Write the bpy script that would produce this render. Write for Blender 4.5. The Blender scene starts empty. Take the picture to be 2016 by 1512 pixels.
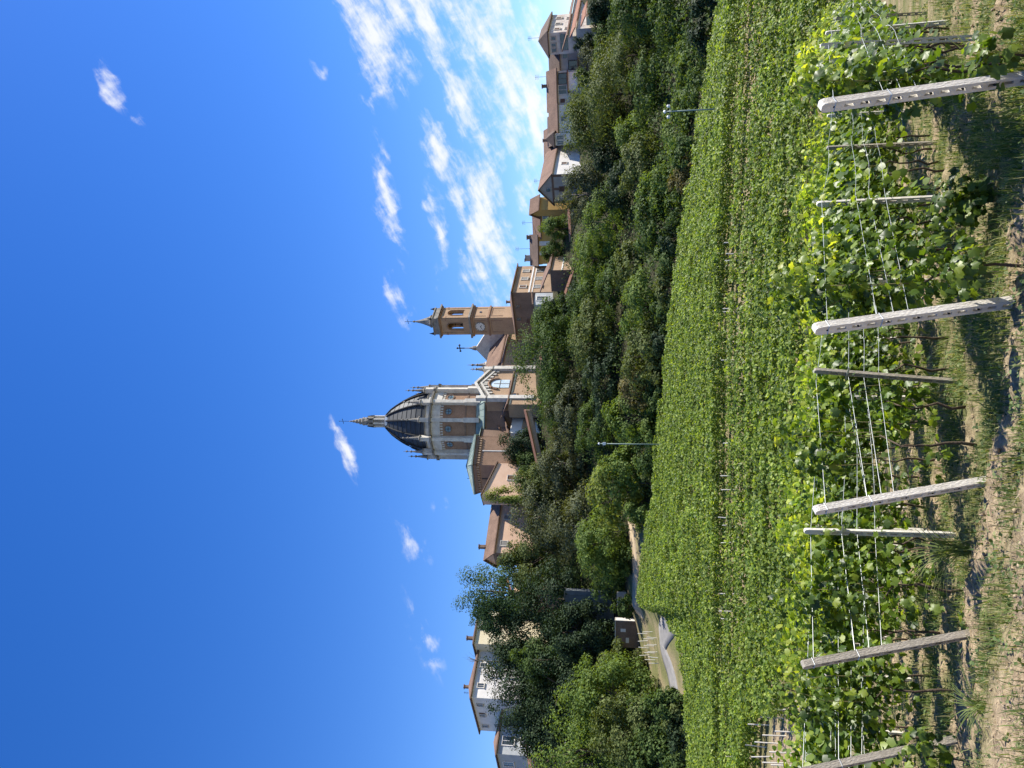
import bpy, bmesh, math, random
import numpy as np
from mathutils import Vector, Matrix

SC = bpy.context.scene
COL = SC.collection
R = math.radians

# ------------------------------------------------------------------ camera
EZ = 1.75                      # eye height above the ground at the origin
PITCH = R(9.0)
FPX = 1515.0                   # focal length in pixels of the 2016 px wide photograph
CP, SP = math.cos(PITCH), math.sin(PITCH)
cam_d = bpy.data.cameras.new('camera')
cam_d.sensor_fit = 'HORIZONTAL'; cam_d.sensor_width = 36.0
cam_d.lens = 36.0 * FPX / 2016.0
cam_d.clip_start = 0.05; cam_d.clip_end = 6000
cam = bpy.data.objects.new('camera', cam_d); COL.objects.link(cam)
Rv, Uv, Fv = Vector((1, 0, 0)), Vector((0, -SP, CP)), Vector((0, CP, SP))
# the photograph lies on its side: world up points to the left edge of the frame
cm = Matrix((-Uv, Rv, -Fv)).transposed().to_4x4()
cm.translation = (0, 0, EZ)
cam.matrix_world = cm
SC.camera = cam

# ------------------------------------------------------------------ light
SUN_AZ = R(11.0)      # degrees behind the picture plane, to the right
SUN_EL = R(49.0)
sun_dir = Vector((math.cos(SUN_EL) * math.cos(SUN_AZ), math.cos(SUN_EL) * math.sin(SUN_AZ), math.sin(SUN_EL)))
sd = bpy.data.lights.new('sun', 'SUN'); sd.energy = 5.0; sd.angle = R(0.53); sd.color = (1.0, 0.95, 0.86)
sun = bpy.data.objects.new('sun', sd); COL.objects.link(sun)
sun.rotation_euler = sun_dir.to_track_quat('Z', 'Y').to_euler()
sun.location = (60, 20, 80)

SKY_STRENGTH = 0.105
EXPOSURE = 0.78
CLOUD_V = 5.9
SC.view_settings.view_transform = 'Standard'
SC.view_settings.look = 'None'
SC.view_settings.gamma = 1.0
SC.view_settings.use_curve_mapping = False
SC.view_settings.exposure = EXPOSURE
SC.render.engine = 'CYCLES'
SC.cycles.use_denoising = True
SC.cycles.use_adaptive_sampling = True
SC.cycles.adaptive_threshold = 0.02
SC.cycles.max_bounces = 6
SC.cycles.diffuse_bounces = 2
SC.cycles.glossy_bounces = 2
SC.cycles.transmission_bounces = 4
SC.cycles.transparent_max_bounces = 4
SC.cycles.caustics_reflective = False
SC.cycles.caustics_refractive = False


def ray(u, v):
    """upright pixel (u to the right, v down) -> world direction"""
    r = (u - 756.0) / FPX; t = (v - 1008.0) / FPX
    return r, CP + t * SP, SP - t * CP


def pt(u, v, y):
    dx, dy, dz = ray(u, v)
    k = y / dy
    return Vector((dx * k, y, EZ + dz * k))


def zat(v, y):
    return pt(756, v, y).z


def xat(u, v, y):
    return pt(u, v, y).x


def azel(u, v):
    dx, dy, dz = ray(u, v)
    return math.atan2(dx, dy), math.atan2(dz, math.hypot(dx, dy))


# ------------------------------------------------------------------ world: sky with clouds
W = bpy.data.worlds.new('World'); SC.world = W; W.use_nodes = True
nt = W.node_tree; N = nt.nodes; L = nt.links
for n in list(N): N.remove(n)


def nd(tree, kind, **kw):
    n = tree.nodes.new(kind)
    for k, v in kw.items():
        setattr(n, k, v)
    return n


def mth(tree, op, a, b=None, c=None, clamp=False):
    n = nd(tree, 'ShaderNodeMath', operation=op); n.use_clamp = clamp
    for i, x in enumerate((a, b, c)):
        if x is None: continue
        if hasattr(x, 'is_linked') or hasattr(x, 'links'): tree.links.new(x, n.inputs[i])
        else: n.inputs[i].default_value = x
    return n.outputs[0]


def vmth(tree, op, a, b=None, out=0):
    n = nd(tree, 'ShaderNodeVectorMath', operation=op)
    for i, x in enumerate((a, b)):
        if x is None: continue
        if hasattr(x, 'is_linked') or hasattr(x, 'links'): tree.links.new(x, n.inputs[i])
        else: n.inputs[i].default_value = x
    return n.outputs[out]


out = nd(nt, 'ShaderNodeOutputWorld')
bg = nd(nt, 'ShaderNodeBackground'); bg.inputs['Strength'].default_value = SKY_STRENGTH
sky = nd(nt, 'ShaderNodeTexSky', sky_type='NISHITA')
sky.sun_disc = False
sky.sun_elevation = SUN_EL
sky.sun_rotation = math.pi / 2 - SUN_AZ
sky.altitude = 300; sky.air_density = 1.0; sky.dust_density = 0.25; sky.ozone_density = 3.5
hs = nd(nt, 'ShaderNodeHueSaturation'); hs.inputs['Saturation'].default_value = 1.335; hs.inputs['Value'].default_value = 1.13; hs.inputs['Hue'].default_value = 0.5155
L.new(sky.outputs[0], hs.inputs['Color'])
tc = nd(nt, 'ShaderNodeTexCoord')
sx = nd(nt, 'ShaderNodeSeparateXYZ'); L.new(tc.outputs['Generated'], sx.inputs[0])
az = mth(nt, 'ARCTAN2', sx.outputs[0], sx.outputs[1])
el = mth(nt, 'ARCSINE', sx.outputs[2])
cx = nd(nt, 'ShaderNodeCombineXYZ'); L.new(az, cx.inputs[0]); L.new(el, cx.inputs[1])
P0 = cx.outputs[0]
# warp the sky coordinates a little so that cloud outlines break up
wn = nd(nt, 'ShaderNodeTexNoise'); wn.inputs['Scale'].default_value = 14; wn.inputs['Detail'].default_value = 3; wn.inputs['Roughness'].default_value = 0.6
L.new(P0, wn.inputs['Vector'])
wv = vmth(nt, 'SUBTRACT', wn.outputs['Color'], (0.5, 0.5, 0.5))
wsc = nd(nt, 'ShaderNodeVectorMath', operation='SCALE'); L.new(wv, wsc.inputs[0]); wsc.inputs['Scale'].default_value = 0.05
PW = vmth(nt, 'ADD', P0, wsc.outputs[0])
# cloud banks: soft ellipses along the line from one direction to another (u, v, u, v, half width in px, density)
CLOUDS = [
    (1600, 655, 1310, 805, 54, 1.0), (1610, 770, 1350, 895, 50, 1.0), (1330, 730, 1290, 745, 22, .5),
    (1640, 880, 1330, 990, 66, 1.0), (1520, 975, 1180, 1018, 58, .9), (1640, 1030, 1020, 1052, 40, 1.0),
    (1390, 885, 1240, 945, 34, .9), (1300, 920, 880, 975, 58, 1.05),
    (1300, 838, 1160, 872, 26, 1.0), (1190, 855, 930, 862, 20, .75),
    (1260, 728, 1000, 790, 24, .85), (1010, 760, 860, 800, 18, .6),
    (1402, 616, 1372, 634, 16, .6), (1400, 200, 1290, 255, 15, .8), (1290, 268, 1265, 290, 12, .5),
    (700, 648, 550, 702, 13, 1.1), (520, 780, 380, 838, 26, .42), (530, 865, 495, 877, 20, .4),
    (360, 795, 160, 865, 24, .38),
    # the banks go on outside the frame
    (2400, 640, 1560, 760, 80, 1.0), (3400, 900, 1560, 960, 90, 1.0), (-200, 960, -1500, 1000, 60, .8),
]
acc = None
for (u0, v0, u1, v1, w, dens) in CLOUDS:
    a0 = azel(u0, v0); a1 = azel(u1, v1)
    dv = (a1[0] - a0[0], a1[1] - a0[1]); ln = math.hypot(*dv)
    mp_ = nd(nt, 'ShaderNodeMapping'); mp_.vector_type = 'TEXTURE'
    mp_.inputs['Location'].default_value = ((a0[0] + a1[0]) / 2, (a0[1] + a1[1]) / 2, 0)
    mp_.inputs['Rotation'].default_value = (0, 0, math.atan2(dv[1], dv[0]))
    mp_.inputs['Scale'].default_value = (ln / 2 + w / FPX * .5, w * 1.3 / FPX, 1)
    L.new(PW, mp_.inputs['Vector'])
    dist = vmth(nt, 'LENGTH', mp_.outputs[0], out=1)
    m = mth(nt, 'MULTIPLY_ADD', dist, -dens, dens, clamp=True)
    acc = m if acc is None else mth(nt, 'MAXIMUM', acc, m)
rot = nd(nt, 'ShaderNodeMapping'); rot.vector_type = 'TEXTURE'; rot.inputs['Rotation'].default_value = (0, 0, R(24)); rot.inputs['Scale'].default_value = (1 / 7.0, 1 / 24.0, 1)
L.new(P0, rot.inputs['Vector'])
n1 = nd(nt, 'ShaderNodeTexNoise'); n1.inputs['Scale'].default_value = 2.2; n1.inputs['Detail'].default_value = 7; n1.inputs['Roughness'].default_value = 0.62
L.new(rot.outputs[0], n1.inputs['Vector'])
n2 = nd(nt, 'ShaderNodeTexNoise'); n2.inputs['Scale'].default_value = 46; n2.inputs['Detail'].default_value = 4; n2.inputs['Roughness'].default_value = 0.6
L.new(PW, n2.inputs['Vector'])
nmix = mth(nt, 'ADD', mth(nt, 'MULTIPLY', n1.outputs[0], 0.7), mth(nt, 'MULTIPLY', n2.outputs[0], 0.4))
cv = mth(nt, 'ADD', mth(nt, 'MULTIPLY', acc, 1.12), mth(nt, 'MULTIPLY', mth(nt, 'SUBTRACT', nmix, 0.56), 3.3))
mr = nd(nt, 'ShaderNodeMapRange'); mr.interpolation_type = 'SMOOTHSTEP'
mr.inputs['From Min'].default_value = 0.10; mr.inputs['From Max'].default_value = 1.2
L.new(cv, mr.inputs['Value'])
gate = mth(nt, 'MULTIPLY', acc, 5.0, clamp=True)
alpha = mth(nt, 'MULTIPLY', mth(nt, 'MULTIPLY', mr.outputs[0], gate), 0.88)
cr = nd(nt, 'ShaderNodeValToRGB')
cr.color_ramp.elements[0].position = 0.3; cr.color_ramp.elements[0].color = (.78, .86, 1, 1)
cr.color_ramp.elements[1].position = 0.62; cr.color_ramp.elements[1].color = (1, 1, 1, 1)
L.new(nmix, cr.inputs[0])
csc = nd(nt, 'ShaderNodeVectorMath', operation='SCALE'); L.new(cr.outputs[0], csc.inputs[0]); csc.inputs['Scale'].default_value = CLOUD_V
mx = nd(nt, 'ShaderNodeMix', data_type='RGBA')
L.new(alpha, mx.inputs[0]); L.new(hs.outputs[0], mx.inputs[6]); L.new(csc.outputs[0], mx.inputs[7])
L.new(mx.outputs[2], bg.inputs['Color'])
# the part of the sky without any cloud needs only the plain sky shader
bg2 = nd(nt, 'ShaderNodeBackground'); bg2.inputs['Strength'].default_value = SKY_STRENGTH; L.new(hs.outputs[0], bg2.inputs['Color'])
low = mth(nt, 'LESS_THAN', el, 0.72)
front = mth(nt, 'MULTIPLY', mth(nt, 'GREATER_THAN', az, -1.3), mth(nt, 'LESS_THAN', az, 1.35))
msh = nd(nt, 'ShaderNodeMixShader'); L.new(mth(nt, 'MULTIPLY', low, front), msh.inputs[0])
L.new(bg2.outputs[0], msh.inputs[1]); L.new(bg.outputs[0], msh.inputs[2])
L.new(msh.outputs[0], out.inputs[0])
W.cycles.sampling_method = 'MANUAL'; W.cycles.sample_map_resolution = 512

# ------------------------------------------------------------------ helpers
def vnoise(x, y, seed=0):
    """smooth 2-D value noise in 0..1"""
    x = np.asarray(x, float); y = np.asarray(y, float)
    rs = np.random.RandomState(seed); tab = rs.rand(256, 256)
    xi = np.floor(x).astype(int); yi = np.floor(y).astype(int)
    fx = x - xi; fy = y - yi
    fx = fx * fx * (3 - 2 * fx); fy = fy * fy * (3 - 2 * fy)
    g = lambda a, b: tab[a & 255, b & 255]
    return (g(xi, yi) * (1 - fx) + g(xi + 1, yi) * fx) * (1 - fy) + (g(xi, yi + 1) * (1 - fx) + g(xi + 1, yi + 1) * fx) * fy


def fbm(x, y, octv=4, seed=0):
    v = 0; a = .5; t = 0
    for i in range(octv):
        v = v + a * vnoise(x * 2 ** i, y * 2 ** i, seed + i); t += a; a *= .5
    return v / t


def mesh_np(name, V, faces, mat=None, smooth=False, uvattr=None):
    """faces: list of (M,k) int arrays"""
    me = bpy.data.meshes.new(name)
    V = np.asarray(V, np.float32)
    me.vertices.add(len(V)); me.vertices.foreach_set('co', V.ravel())
    faces = [np.asarray(f, np.int32) for f in faces if len(f)]
    nl = sum(f.size for f in faces); npoly = sum(len(f) for f in faces)
    me.loops.add(nl); me.polygons.add(npoly)
    me.loops.foreach_set('vertex_index', np.concatenate([f.ravel() for f in faces]))
    tot = np.concatenate([np.full(len(f), f.shape[1], np.int32) for f in faces])
    st = np.concatenate([[0], np.cumsum(tot)[:-1]]).astype(np.int32)
    me.polygons.foreach_set('loop_start', st)
    me.polygons.foreach_set('loop_total', tot)
    if smooth: me.polygons.foreach_set('use_smooth', np.ones(npoly, bool))
    me.update(calc_edges=True)
    if mat: me.materials.append(mat)
    return me


ROOTLOC = {}


def tag(o, label=None, cat=None, group=None, kind=None):
    if label: o['label'] = label
    if cat: o['category'] = cat
    if group: o['group'] = group
    if kind: o['kind'] = kind
    return o


def thing(name, loc, label, cat, group=None):
    o = bpy.data.objects.new(name, None); COL.objects.link(o)
    o.location = loc; o.empty_display_size = .3
    ROOTLOC[o.name] = Vector(loc)
    return tag(o, label, cat, group)


def root_of(o):
    while o.parent: o = o.parent
    return o


def link(name, me, parent=None, loc=None):
    o = bpy.data.objects.new(name, me); COL.objects.link(o)
    if parent: o.parent = parent
    if loc is not None: o.location = loc
    return o


class MB:
    """collects polygons in world space, then becomes one mesh object"""
    def __init__(s): s.v = []; s.f = []

    def add(s, vs, fs):
        b = len(s.v); s.v.extend([tuple(p) for p in vs]); s.f.extend([tuple(i + b for i in f) for f in fs]); return s

    def hexa(s, p):   # 8 corners: bottom 4 ccw, top 4 ccw
        return s.add(p, [(3, 2, 1, 0), (4, 5, 6, 7), (0, 1, 5, 4), (1, 2, 6, 5), (2, 3, 7, 6), (3, 0, 4, 7)])

    def obox(s, c, ax, ay, sx_, sy_, z0, z1):
        """box with horizontal axes ax, ay (unit Vectors), full sizes sx_, sy_"""
        c = Vector((c[0], c[1], 0)); a = ax * (sx_ / 2); b = ay * (sy_ / 2)
        q = [c - a - b, c + a - b, c + a + b, c - a + b]
        return s.hexa([(p.x, p.y, z0) for p in q] + [(p.x, p.y, z1) for p in q])

    def prism(s, poly, z0, z1):
        n = len(poly)
        return s.add([(p[0], p[1], z0) for p in poly] + [(p[0], p[1], z1) for p in poly],
                     [tuple(range(n - 1, -1, -1)), tuple(range(n, 2 * n))] + [(i, (i + 1) % n, n + (i + 1) % n, n + i) for i in range(n)])

    def lathe(s, c, prof, n=12, a0=0, caps=True):
        """prof: (radius, z) from bottom to top"""
        vs = []
        for r, z in prof:
            for i in range(n):
                a = a0 + 2 * math.pi * i / n
                vs.append((c[0] + r * math.cos(a), c[1] + r * math.sin(a), z))
        fs = []
        for j in range(len(prof) - 1):
            for i in range(n):
                fs.append((j * n + i, j * n + (i + 1) % n, (j + 1) * n + (i + 1) % n, (j + 1) * n + i))
        if caps:
            fs.append(tuple(range(n - 1, -1, -1))); fs.append(tuple((len(prof) - 1) * n + i for i in range(n)))
        return s.add(vs, fs)

    def tube(s, pts, rads, n=6):
        pts = [Vector(p) for p in pts]
        vs = []; fs = []
        for j, p in enumerate(pts):
            d = (pts[min(j + 1, len(pts) - 1)] - pts[max(j - 1, 0)]).normalized()
            ref = Vector((0, 0, 1)) if abs(d.z) < .9 else Vector((1, 0, 0))
            a = d.cross(ref).normalized(); b = d.cross(a)
            r = rads[j] if hasattr(rads, '__len__') else rads
            for i in range(n):
                t = 2 * math.pi * i / n
                vs.append(p + a * (r * math.cos(t)) + b * (r * math.sin(t)))
        for j in range(len(pts) - 1):
            for i in range(n):
                fs.append((j * n + i, j * n + (i + 1) % n, (j + 1) * n + (i + 1) % n, (j + 1) * n + i))
        fs.append(tuple(range(n - 1, -1, -1))); fs.append(tuple((len(pts) - 1) * n + i for i in range(n)))
        return s.add(vs, fs)

    def build(s, name, mat, parent=None, smooth=False):
        off = Vector((0, 0, 0))
        if parent: off = ROOTLOC[root_of(parent).name]
        V = np.array([tuple(p) for p in s.v], float) - np.array(off)
        me = bpy.data.meshes.new(name)
        me.from_pydata([tuple(p) for p in V], [], s.f)
        bm = bmesh.new(); bm.from_mesh(me); bmesh.ops.recalc_face_normals(bm, faces=bm.faces); bm.to_mesh(me); bm.free()
        if smooth:
            for p in me.polygons: p.use_smooth = True
        if mat: me.materials.append(mat)
        return link(name, me, parent)


ORD = ['first', 'second', 'third', 'fourth', 'fifth', 'sixth', 'seventh', 'eighth', 'ninth', 'tenth', 'eleventh', 'twelfth',
       'thirteenth', 'fourteenth', 'fifteenth', 'sixteenth', 'seventeenth', 'eighteenth', 'nineteenth', 'twentieth',
       'twenty-first', 'twenty-second', 'twenty-third', 'twenty-fourth', 'twenty-fifth', 'twenty-sixth']

# ------------------------------------------------------------------ materials
MATS = {}


def base_mat(name):
    m = bpy.data.materials.new(name); m.use_nodes = True
    t = m.node_tree; b = t.nodes['Principled BSDF']
    MATS[name] = m
    return m, t, b


def surf(name, c1, c2, scale=2.0, rough=.85, bump=.0, bscale=20, c3=None, spec=.3, stretch=(1, 1, 1), metallic=0):
    """two (three) tone noise surface with fine relief"""
    m, t, b = base_mat(name)
    tcn = nd(t, 'ShaderNodeTexCoord'); mp = nd(t, 'ShaderNodeMapping'); mp.inputs['Scale'].default_value = stretch
    t.links.new(tcn.outputs['Object'], mp.inputs['Vector'])
    n = nd(t, 'ShaderNodeTexNoise'); n.inputs['Scale'].default_value = scale; n.inputs['Detail'].default_value = 6; n.inputs['Roughness'].default_value = .65
    t.links.new(mp.outputs[0], n.inputs['Vector'])
    r = nd(t, 'ShaderNodeValToRGB')
    r.color_ramp.elements[0].position = .32; r.color_ramp.elements[0].color = (*c1, 1)
    r.color_ramp.elements[1].position = .68; r.color_ramp.elements[1].color = (*c2, 1)
    if c3:
        e = r.color_ramp.elements.new(.5); e.color = (*c3, 1)
    t.links.new(n.outputs[0], r.inputs[0]); t.links.new(r.outputs[0], b.inputs['Base Color'])
    b.inputs['Roughness'].default_value = rough
    b.inputs['Specular IOR Level'].default_value = spec
    b.inputs['Metallic'].default_value = metallic
    if bump:
        n3 = nd(t, 'ShaderNodeTexNoise'); n3.inputs['Scale'].default_value = bscale; n3.inputs['Detail'].default_value = 4
        t.links.new(mp.outputs[0], n3.inputs['Vector'])
        bp = nd(t, 'ShaderNodeBump'); bp.inputs['Strength'].default_value = bump; bp.inputs['Distance'].default_value = .03
        t.links.new(n3.outputs[0], bp.inputs['Height']); t.links.new(bp.outputs[0], b.inputs['Normal'])
    return m


def coursed(name, c1, c2, cm_, bw, bh, rough=.9, dirt=.35, wave=None):
    """masonry seen from afar: fine courses as colour grain only, plus stains"""
    m, t, b = base_mat(name)
    tcn = nd(t, 'ShaderNodeTexCoord')
    n = nd(t, 'ShaderNodeTexNoise'); n.inputs['Scale'].default_value = .35; n.inputs['Detail'].default_value = 8; n.inputs['Roughness'].default_value = .7
    t.links.new(tcn.outputs['Object'], n.inputs['Vector'])
    n2 = nd(t, 'ShaderNodeTexNoise'); n2.inputs['Scale'].default_value = 5; n2.inputs['Detail'].default_value = 3
    mp = nd(t, 'ShaderNodeMapping'); mp.inputs['Scale'].default_value = (1, 1, 3)
    t.links.new(tcn.outputs['Object'], mp.inputs['Vector']); t.links.new(mp.outputs[0], n2.inputs['Vector'])
    r = nd(t, 'ShaderNodeValToRGB')
    r.color_ramp.elements[0].position = .35; r.color_ramp.elements[0].color = (*c1, 1)
    r.color_ramp.elements[1].position = .65; r.color_ramp.elements[1].color = (*c2, 1)
    t.links.new(n2.outputs[0], r.inputs[0])
    mxn = nd(t, 'ShaderNodeMix', data_type='RGBA'); mxn.blend_type = 'MULTIPLY'
    rr = nd(t, 'ShaderNodeValToRGB')
    rr.color_ramp.elements[0].position = .3; rr.color_ramp.elements[0].color = (1 - dirt, 1 - dirt, 1 - dirt, 1)
    rr.color_ramp.elements[1].position = .6; rr.color_ramp.elements[1].color = (1, 1, 1, 1)
    t.links.new(n.outputs[0], rr.inputs[0])
    mxn.inputs[0].default_value = 1
    t.links.new(r.outputs[0], mxn.inputs[6]); t.links.new(rr.outputs[0], mxn.inputs[7])
    t.links.new(mxn.outputs[2], b.inputs['Base Color'])
    b.inputs['Roughness'].default_value = rough; b.inputs['Specular IOR Level'].default_value = .2
    return m


def leaf_mat(name, cols, trans=.35, rough=.6, spec=.12, tcol=1.6, objrand=False, drywear=None):
    """leaves: colour varies from leaf to leaf, light shines through"""
    m, t, b = base_mat(name)
    geo = nd(t, 'ShaderNodeNewGeometry'); oi = nd(t, 'ShaderNodeObjectInfo')
    src = oi.outputs['Random'] if objrand else geo.outputs['Random Per Island']
    r = nd(t, 'ShaderNodeValToRGB'); r.color_ramp.interpolation = 'LINEAR'
    els = r.color_ramp.elements
    els[0].position = 0; els[0].color = (*cols[0], 1)
    els[1].position = 1; els[1].color = (*cols[-1], 1)
    for i, c in enumerate(cols[1:-1]):
        e = els.new((i + 1) / (len(cols) - 1)); e.color = (*c, 1)
    t.links.new(src, r.inputs[0])
    n = nd(t, 'ShaderNodeTexNoise'); n.inputs['Scale'].default_value = .6; n.inputs['Detail'].default_value = 2
    tcn = nd(t, 'ShaderNodeTexCoord'); t.links.new(tcn.outputs['Object'], n.inputs['Vector'])
    h = nd(t, 'ShaderNodeHueSaturation')
    mrn = nd(t, 'ShaderNodeMapRange'); mrn.inputs['From Min'].default_value = .3; mrn.inputs['From Max'].default_value = .7
    mrn.inputs['To Min'].default_value = .72; mrn.inputs['To Max'].default_value = 1.28
    t.links.new(n.outputs[0], mrn.inputs['Value']); t.links.new(mrn.outputs[0], h.inputs['Value'])
    t.links.new(r.outputs[0], h.inputs['Color'])
    t.links.new(h.outputs[0], b.inputs['Base Color'])
    b.inputs['Roughness'].default_value = rough; b.inputs['Specular IOR Level'].default_value = spec
    tr = nd(t, 'ShaderNodeBsdfTranslucent')
    gm = nd(t, 'ShaderNodeMix', data_type='RGBA'); gm.blend_type = 'MULTIPLY'; gm.inputs[0].default_value = 1
    gm.inputs[7].default_value = (tcol * 1.15, tcol * 1.1, tcol * .35, 1)
    t.links.new(h.outputs[0], gm.inputs[6]); t.links.new(gm.outputs[2], tr.inputs[0])
    mixs = nd(t, 'ShaderNodeMixShader'); mixs.inputs[0].default_value = trans
    t.links.new(b.outputs[0], mixs.inputs[1]); t.links.new(tr.outputs[0], mixs.inputs[2])
    t.links.new(mixs.outputs[0], t.nodes['Material Output'].inputs[0])
    return m


brick = coursed('brick', (.28, .17, .11), (.40, .255, .165), (.4, .35, .3), .3, .08)
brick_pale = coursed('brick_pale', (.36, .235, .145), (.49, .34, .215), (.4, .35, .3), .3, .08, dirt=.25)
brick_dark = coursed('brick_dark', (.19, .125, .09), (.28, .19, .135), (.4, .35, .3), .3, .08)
stone_w = surf('pale_stone', (.42, .385, .33), (.66, .62, .54), .9, c3=(.56, .52, .45))
stone_g = surf('grey_stone', (.17, .155, .13), (.30, .275, .24), .9)
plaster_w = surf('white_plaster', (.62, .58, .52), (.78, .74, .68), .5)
plaster_old = surf('peeling_plaster', (.42, .33, .28), (.66, .60, .52), .55, c3=(.6, .53, .45))
plaster_peach = surf('peach_plaster', (.62, .40, .27), (.72, .49, .34), .4)
plaster_cream = surf('cream_plaster', (.66, .56, .36), (.74, .66, .46), .5)
plaster_yel = surf('yellow_plaster', (.46, .27, .07), (.56, .36, .11), .5)
plaster_grey = surf('grey_plaster', (.34, .29, .25), (.47, .41, .36), .5)
plaster_blue = surf('cool_plaster', (.34, .36, .36), (.46, .47, .46), .5)
brown_trim = surf('brown_trim', (.16, .09, .06), (.22, .13, .09), 1)
tiles = coursed('roof_tiles', (.15, .095, .07), (.27, .175, .125), (.1, .1, .1), .3, .3, dirt=.4)
tiles_red = coursed('red_tiles', (.24, .115, .075), (.36, .19, .125), (.1, .1, .1), .3, .3, dirt=.35)
tiles_dark = coursed('dark_tiles', (.11, .08, .065), (.20, .145, .11), (.1, .1, .1), .3, .3, dirt=.4)
slate = surf('dome_slate', (.03, .034, .036), (.065, .07, .072), .6, rough=.5, spec=.35, stretch=(1, 1, 4))
metal_dk = surf('dark_metal', (.022, .022, .023), (.045, .045, .045), 2, rough=.8, spec=.15)
iron = surf('wrought_iron', (.02, .02, .022), (.045, .04, .04), 3, rough=.6)
copper = surf('green_copper', (.16, .215, .185), (.265, .33, .285), .8, rough=.7)
glass = surf('window_glass', (.02, .025, .03), (.05, .06, .07), .5, rough=.12, spec=.6)
glass_blue = surf('pale_glass', (.10, .16, .18), (.20, .28, .30), .8, rough=.25, spec=.5)
shutter = surf('shutter_brown', (.10, .055, .04), (.16, .09, .06), 2)
shutter_g = surf('shutter_grey', (.20, .19, .17), (.30, .28, .25), 2)
wood_dk = surf('dark_wood', (.05, .035, .025), (.11, .075, .05), 2)
bark = surf('bark', (.05, .035, .025), (.12, .09, .065), 6, bump=.5, bscale=30)
bark_grey = surf('bark_grey', (.12, .10, .085), (.22, .19, .16), 5, bump=.4)
concrete = surf('concrete', (.50, .46, .39), (.78, .74, .66), 9, rough=.92, bump=.5, bscale=70, c3=(.68, .64, .56), stretch=(1, 1, .3))
concrete_old = surf('old_concrete', (.26, .235, .18), (.46, .41, .34), 9, rough=.95, bump=.5, bscale=70, c3=(.37, .33, .265), stretch=(1, 1, .3))
wire_m = surf('galvanised_wire', (.45, .47, .46), (.62, .64, .62), 3, rough=.45, metallic=.6, spec=.5)
steel_g = surf('green_steel', (.16, .22, .19), (.24, .30, .26), 3, rough=.5)
lamp_w = surf('lamp_white', (.6, .62, .65), (.75, .78, .8), 3, rough=.4)
asphalt = surf('asphalt', (.20, .19, .175), (.28, .265, .245), 1.5)
dirt_path = surf('dirt_path', (.36, .27, .17), (.50, .39, .26), .8)
clock_w = surf('clock_face', (.62, .60, .54), (.74, .72, .66), 2)
hole_shade_m = surf('hole', (.01, .01, .01), (.02, .02, .02), 2)  # near-black colour standing in for the shade inside small holes
metal_blue = surf('grey_blue_wall', (.11, .125, .135), (.16, .175, .185), 1)

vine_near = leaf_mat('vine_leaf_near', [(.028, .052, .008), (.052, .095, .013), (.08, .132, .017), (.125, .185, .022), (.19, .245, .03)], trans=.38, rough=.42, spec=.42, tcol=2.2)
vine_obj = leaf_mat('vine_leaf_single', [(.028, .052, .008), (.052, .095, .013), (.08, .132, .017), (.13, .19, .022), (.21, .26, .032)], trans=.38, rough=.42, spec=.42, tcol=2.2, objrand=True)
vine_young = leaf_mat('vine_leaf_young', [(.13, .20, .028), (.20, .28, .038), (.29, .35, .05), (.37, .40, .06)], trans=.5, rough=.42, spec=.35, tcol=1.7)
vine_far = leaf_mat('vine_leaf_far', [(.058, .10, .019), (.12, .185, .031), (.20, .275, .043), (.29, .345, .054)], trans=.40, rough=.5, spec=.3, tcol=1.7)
TREEM = {
    'mid': leaf_mat('leaf_mid', [(0.041, 0.071, 0.021), (0.071, 0.112, 0.030), (0.108, 0.157, 0.041)], trans=.28),
    'olive': leaf_mat('leaf_olive', [(0.063, 0.084, 0.025), (0.100, 0.128, 0.039), (0.148, 0.173, 0.055)], trans=.26),
    'bright': leaf_mat('leaf_bright', [(0.071, 0.114, 0.027), (0.114, 0.169, 0.041), (0.171, 0.228, 0.057)], trans=.33),
    'dark': leaf_mat('leaf_dark', [(.016, .032, .015), (.03, .052, .022), (.048, .075, .03)], trans=.18),
    'grey': leaf_mat('leaf_grey', [(0.064, 0.078, 0.039), (0.100, 0.114, 0.057), (0.142, 0.154, 0.082)], trans=.22),
    'blue': leaf_mat('leaf_blue', [(0.034, 0.066, 0.030), (0.059, 0.103, 0.046), (0.093, 0.142, 0.064)], trans=.3),
    'yellow': leaf_mat('leaf_yellow', [(0.114, 0.154, 0.034), (0.171, 0.211, 0.048), (0.239, 0.274, 0.068)], trans=.35),
    'rust': leaf_mat('leaf_rust', [(0.085, 0.085, 0.032), (0.125, 0.114, 0.043), (0.171, 0.142, 0.057)], trans=.25),
}
weed_m = leaf_mat('weed_leaves', [(.05, .085, .03), (.09, .14, .05), (.15, .20, .08), (.24, .25, .12)], trans=.25, rough=.6)
grass_m = leaf_mat('grass_blades', [(.06, .11, .025), (.11, .17, .045), (.19, .23, .08), (.38, .35, .18)], trans=.3, rough=.6, tcol=1.5)
straw_m = leaf_mat('dry_straw', [(.30, .22, .12), (.40, .31, .18), (.50, .42, .27), (.22, .15, .08)], trans=.15, rough=.8, tcol=1.1)

# ------------------------------------------------------------------ terrain
def s2z(v, y):
    return zat(v, y)


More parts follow.
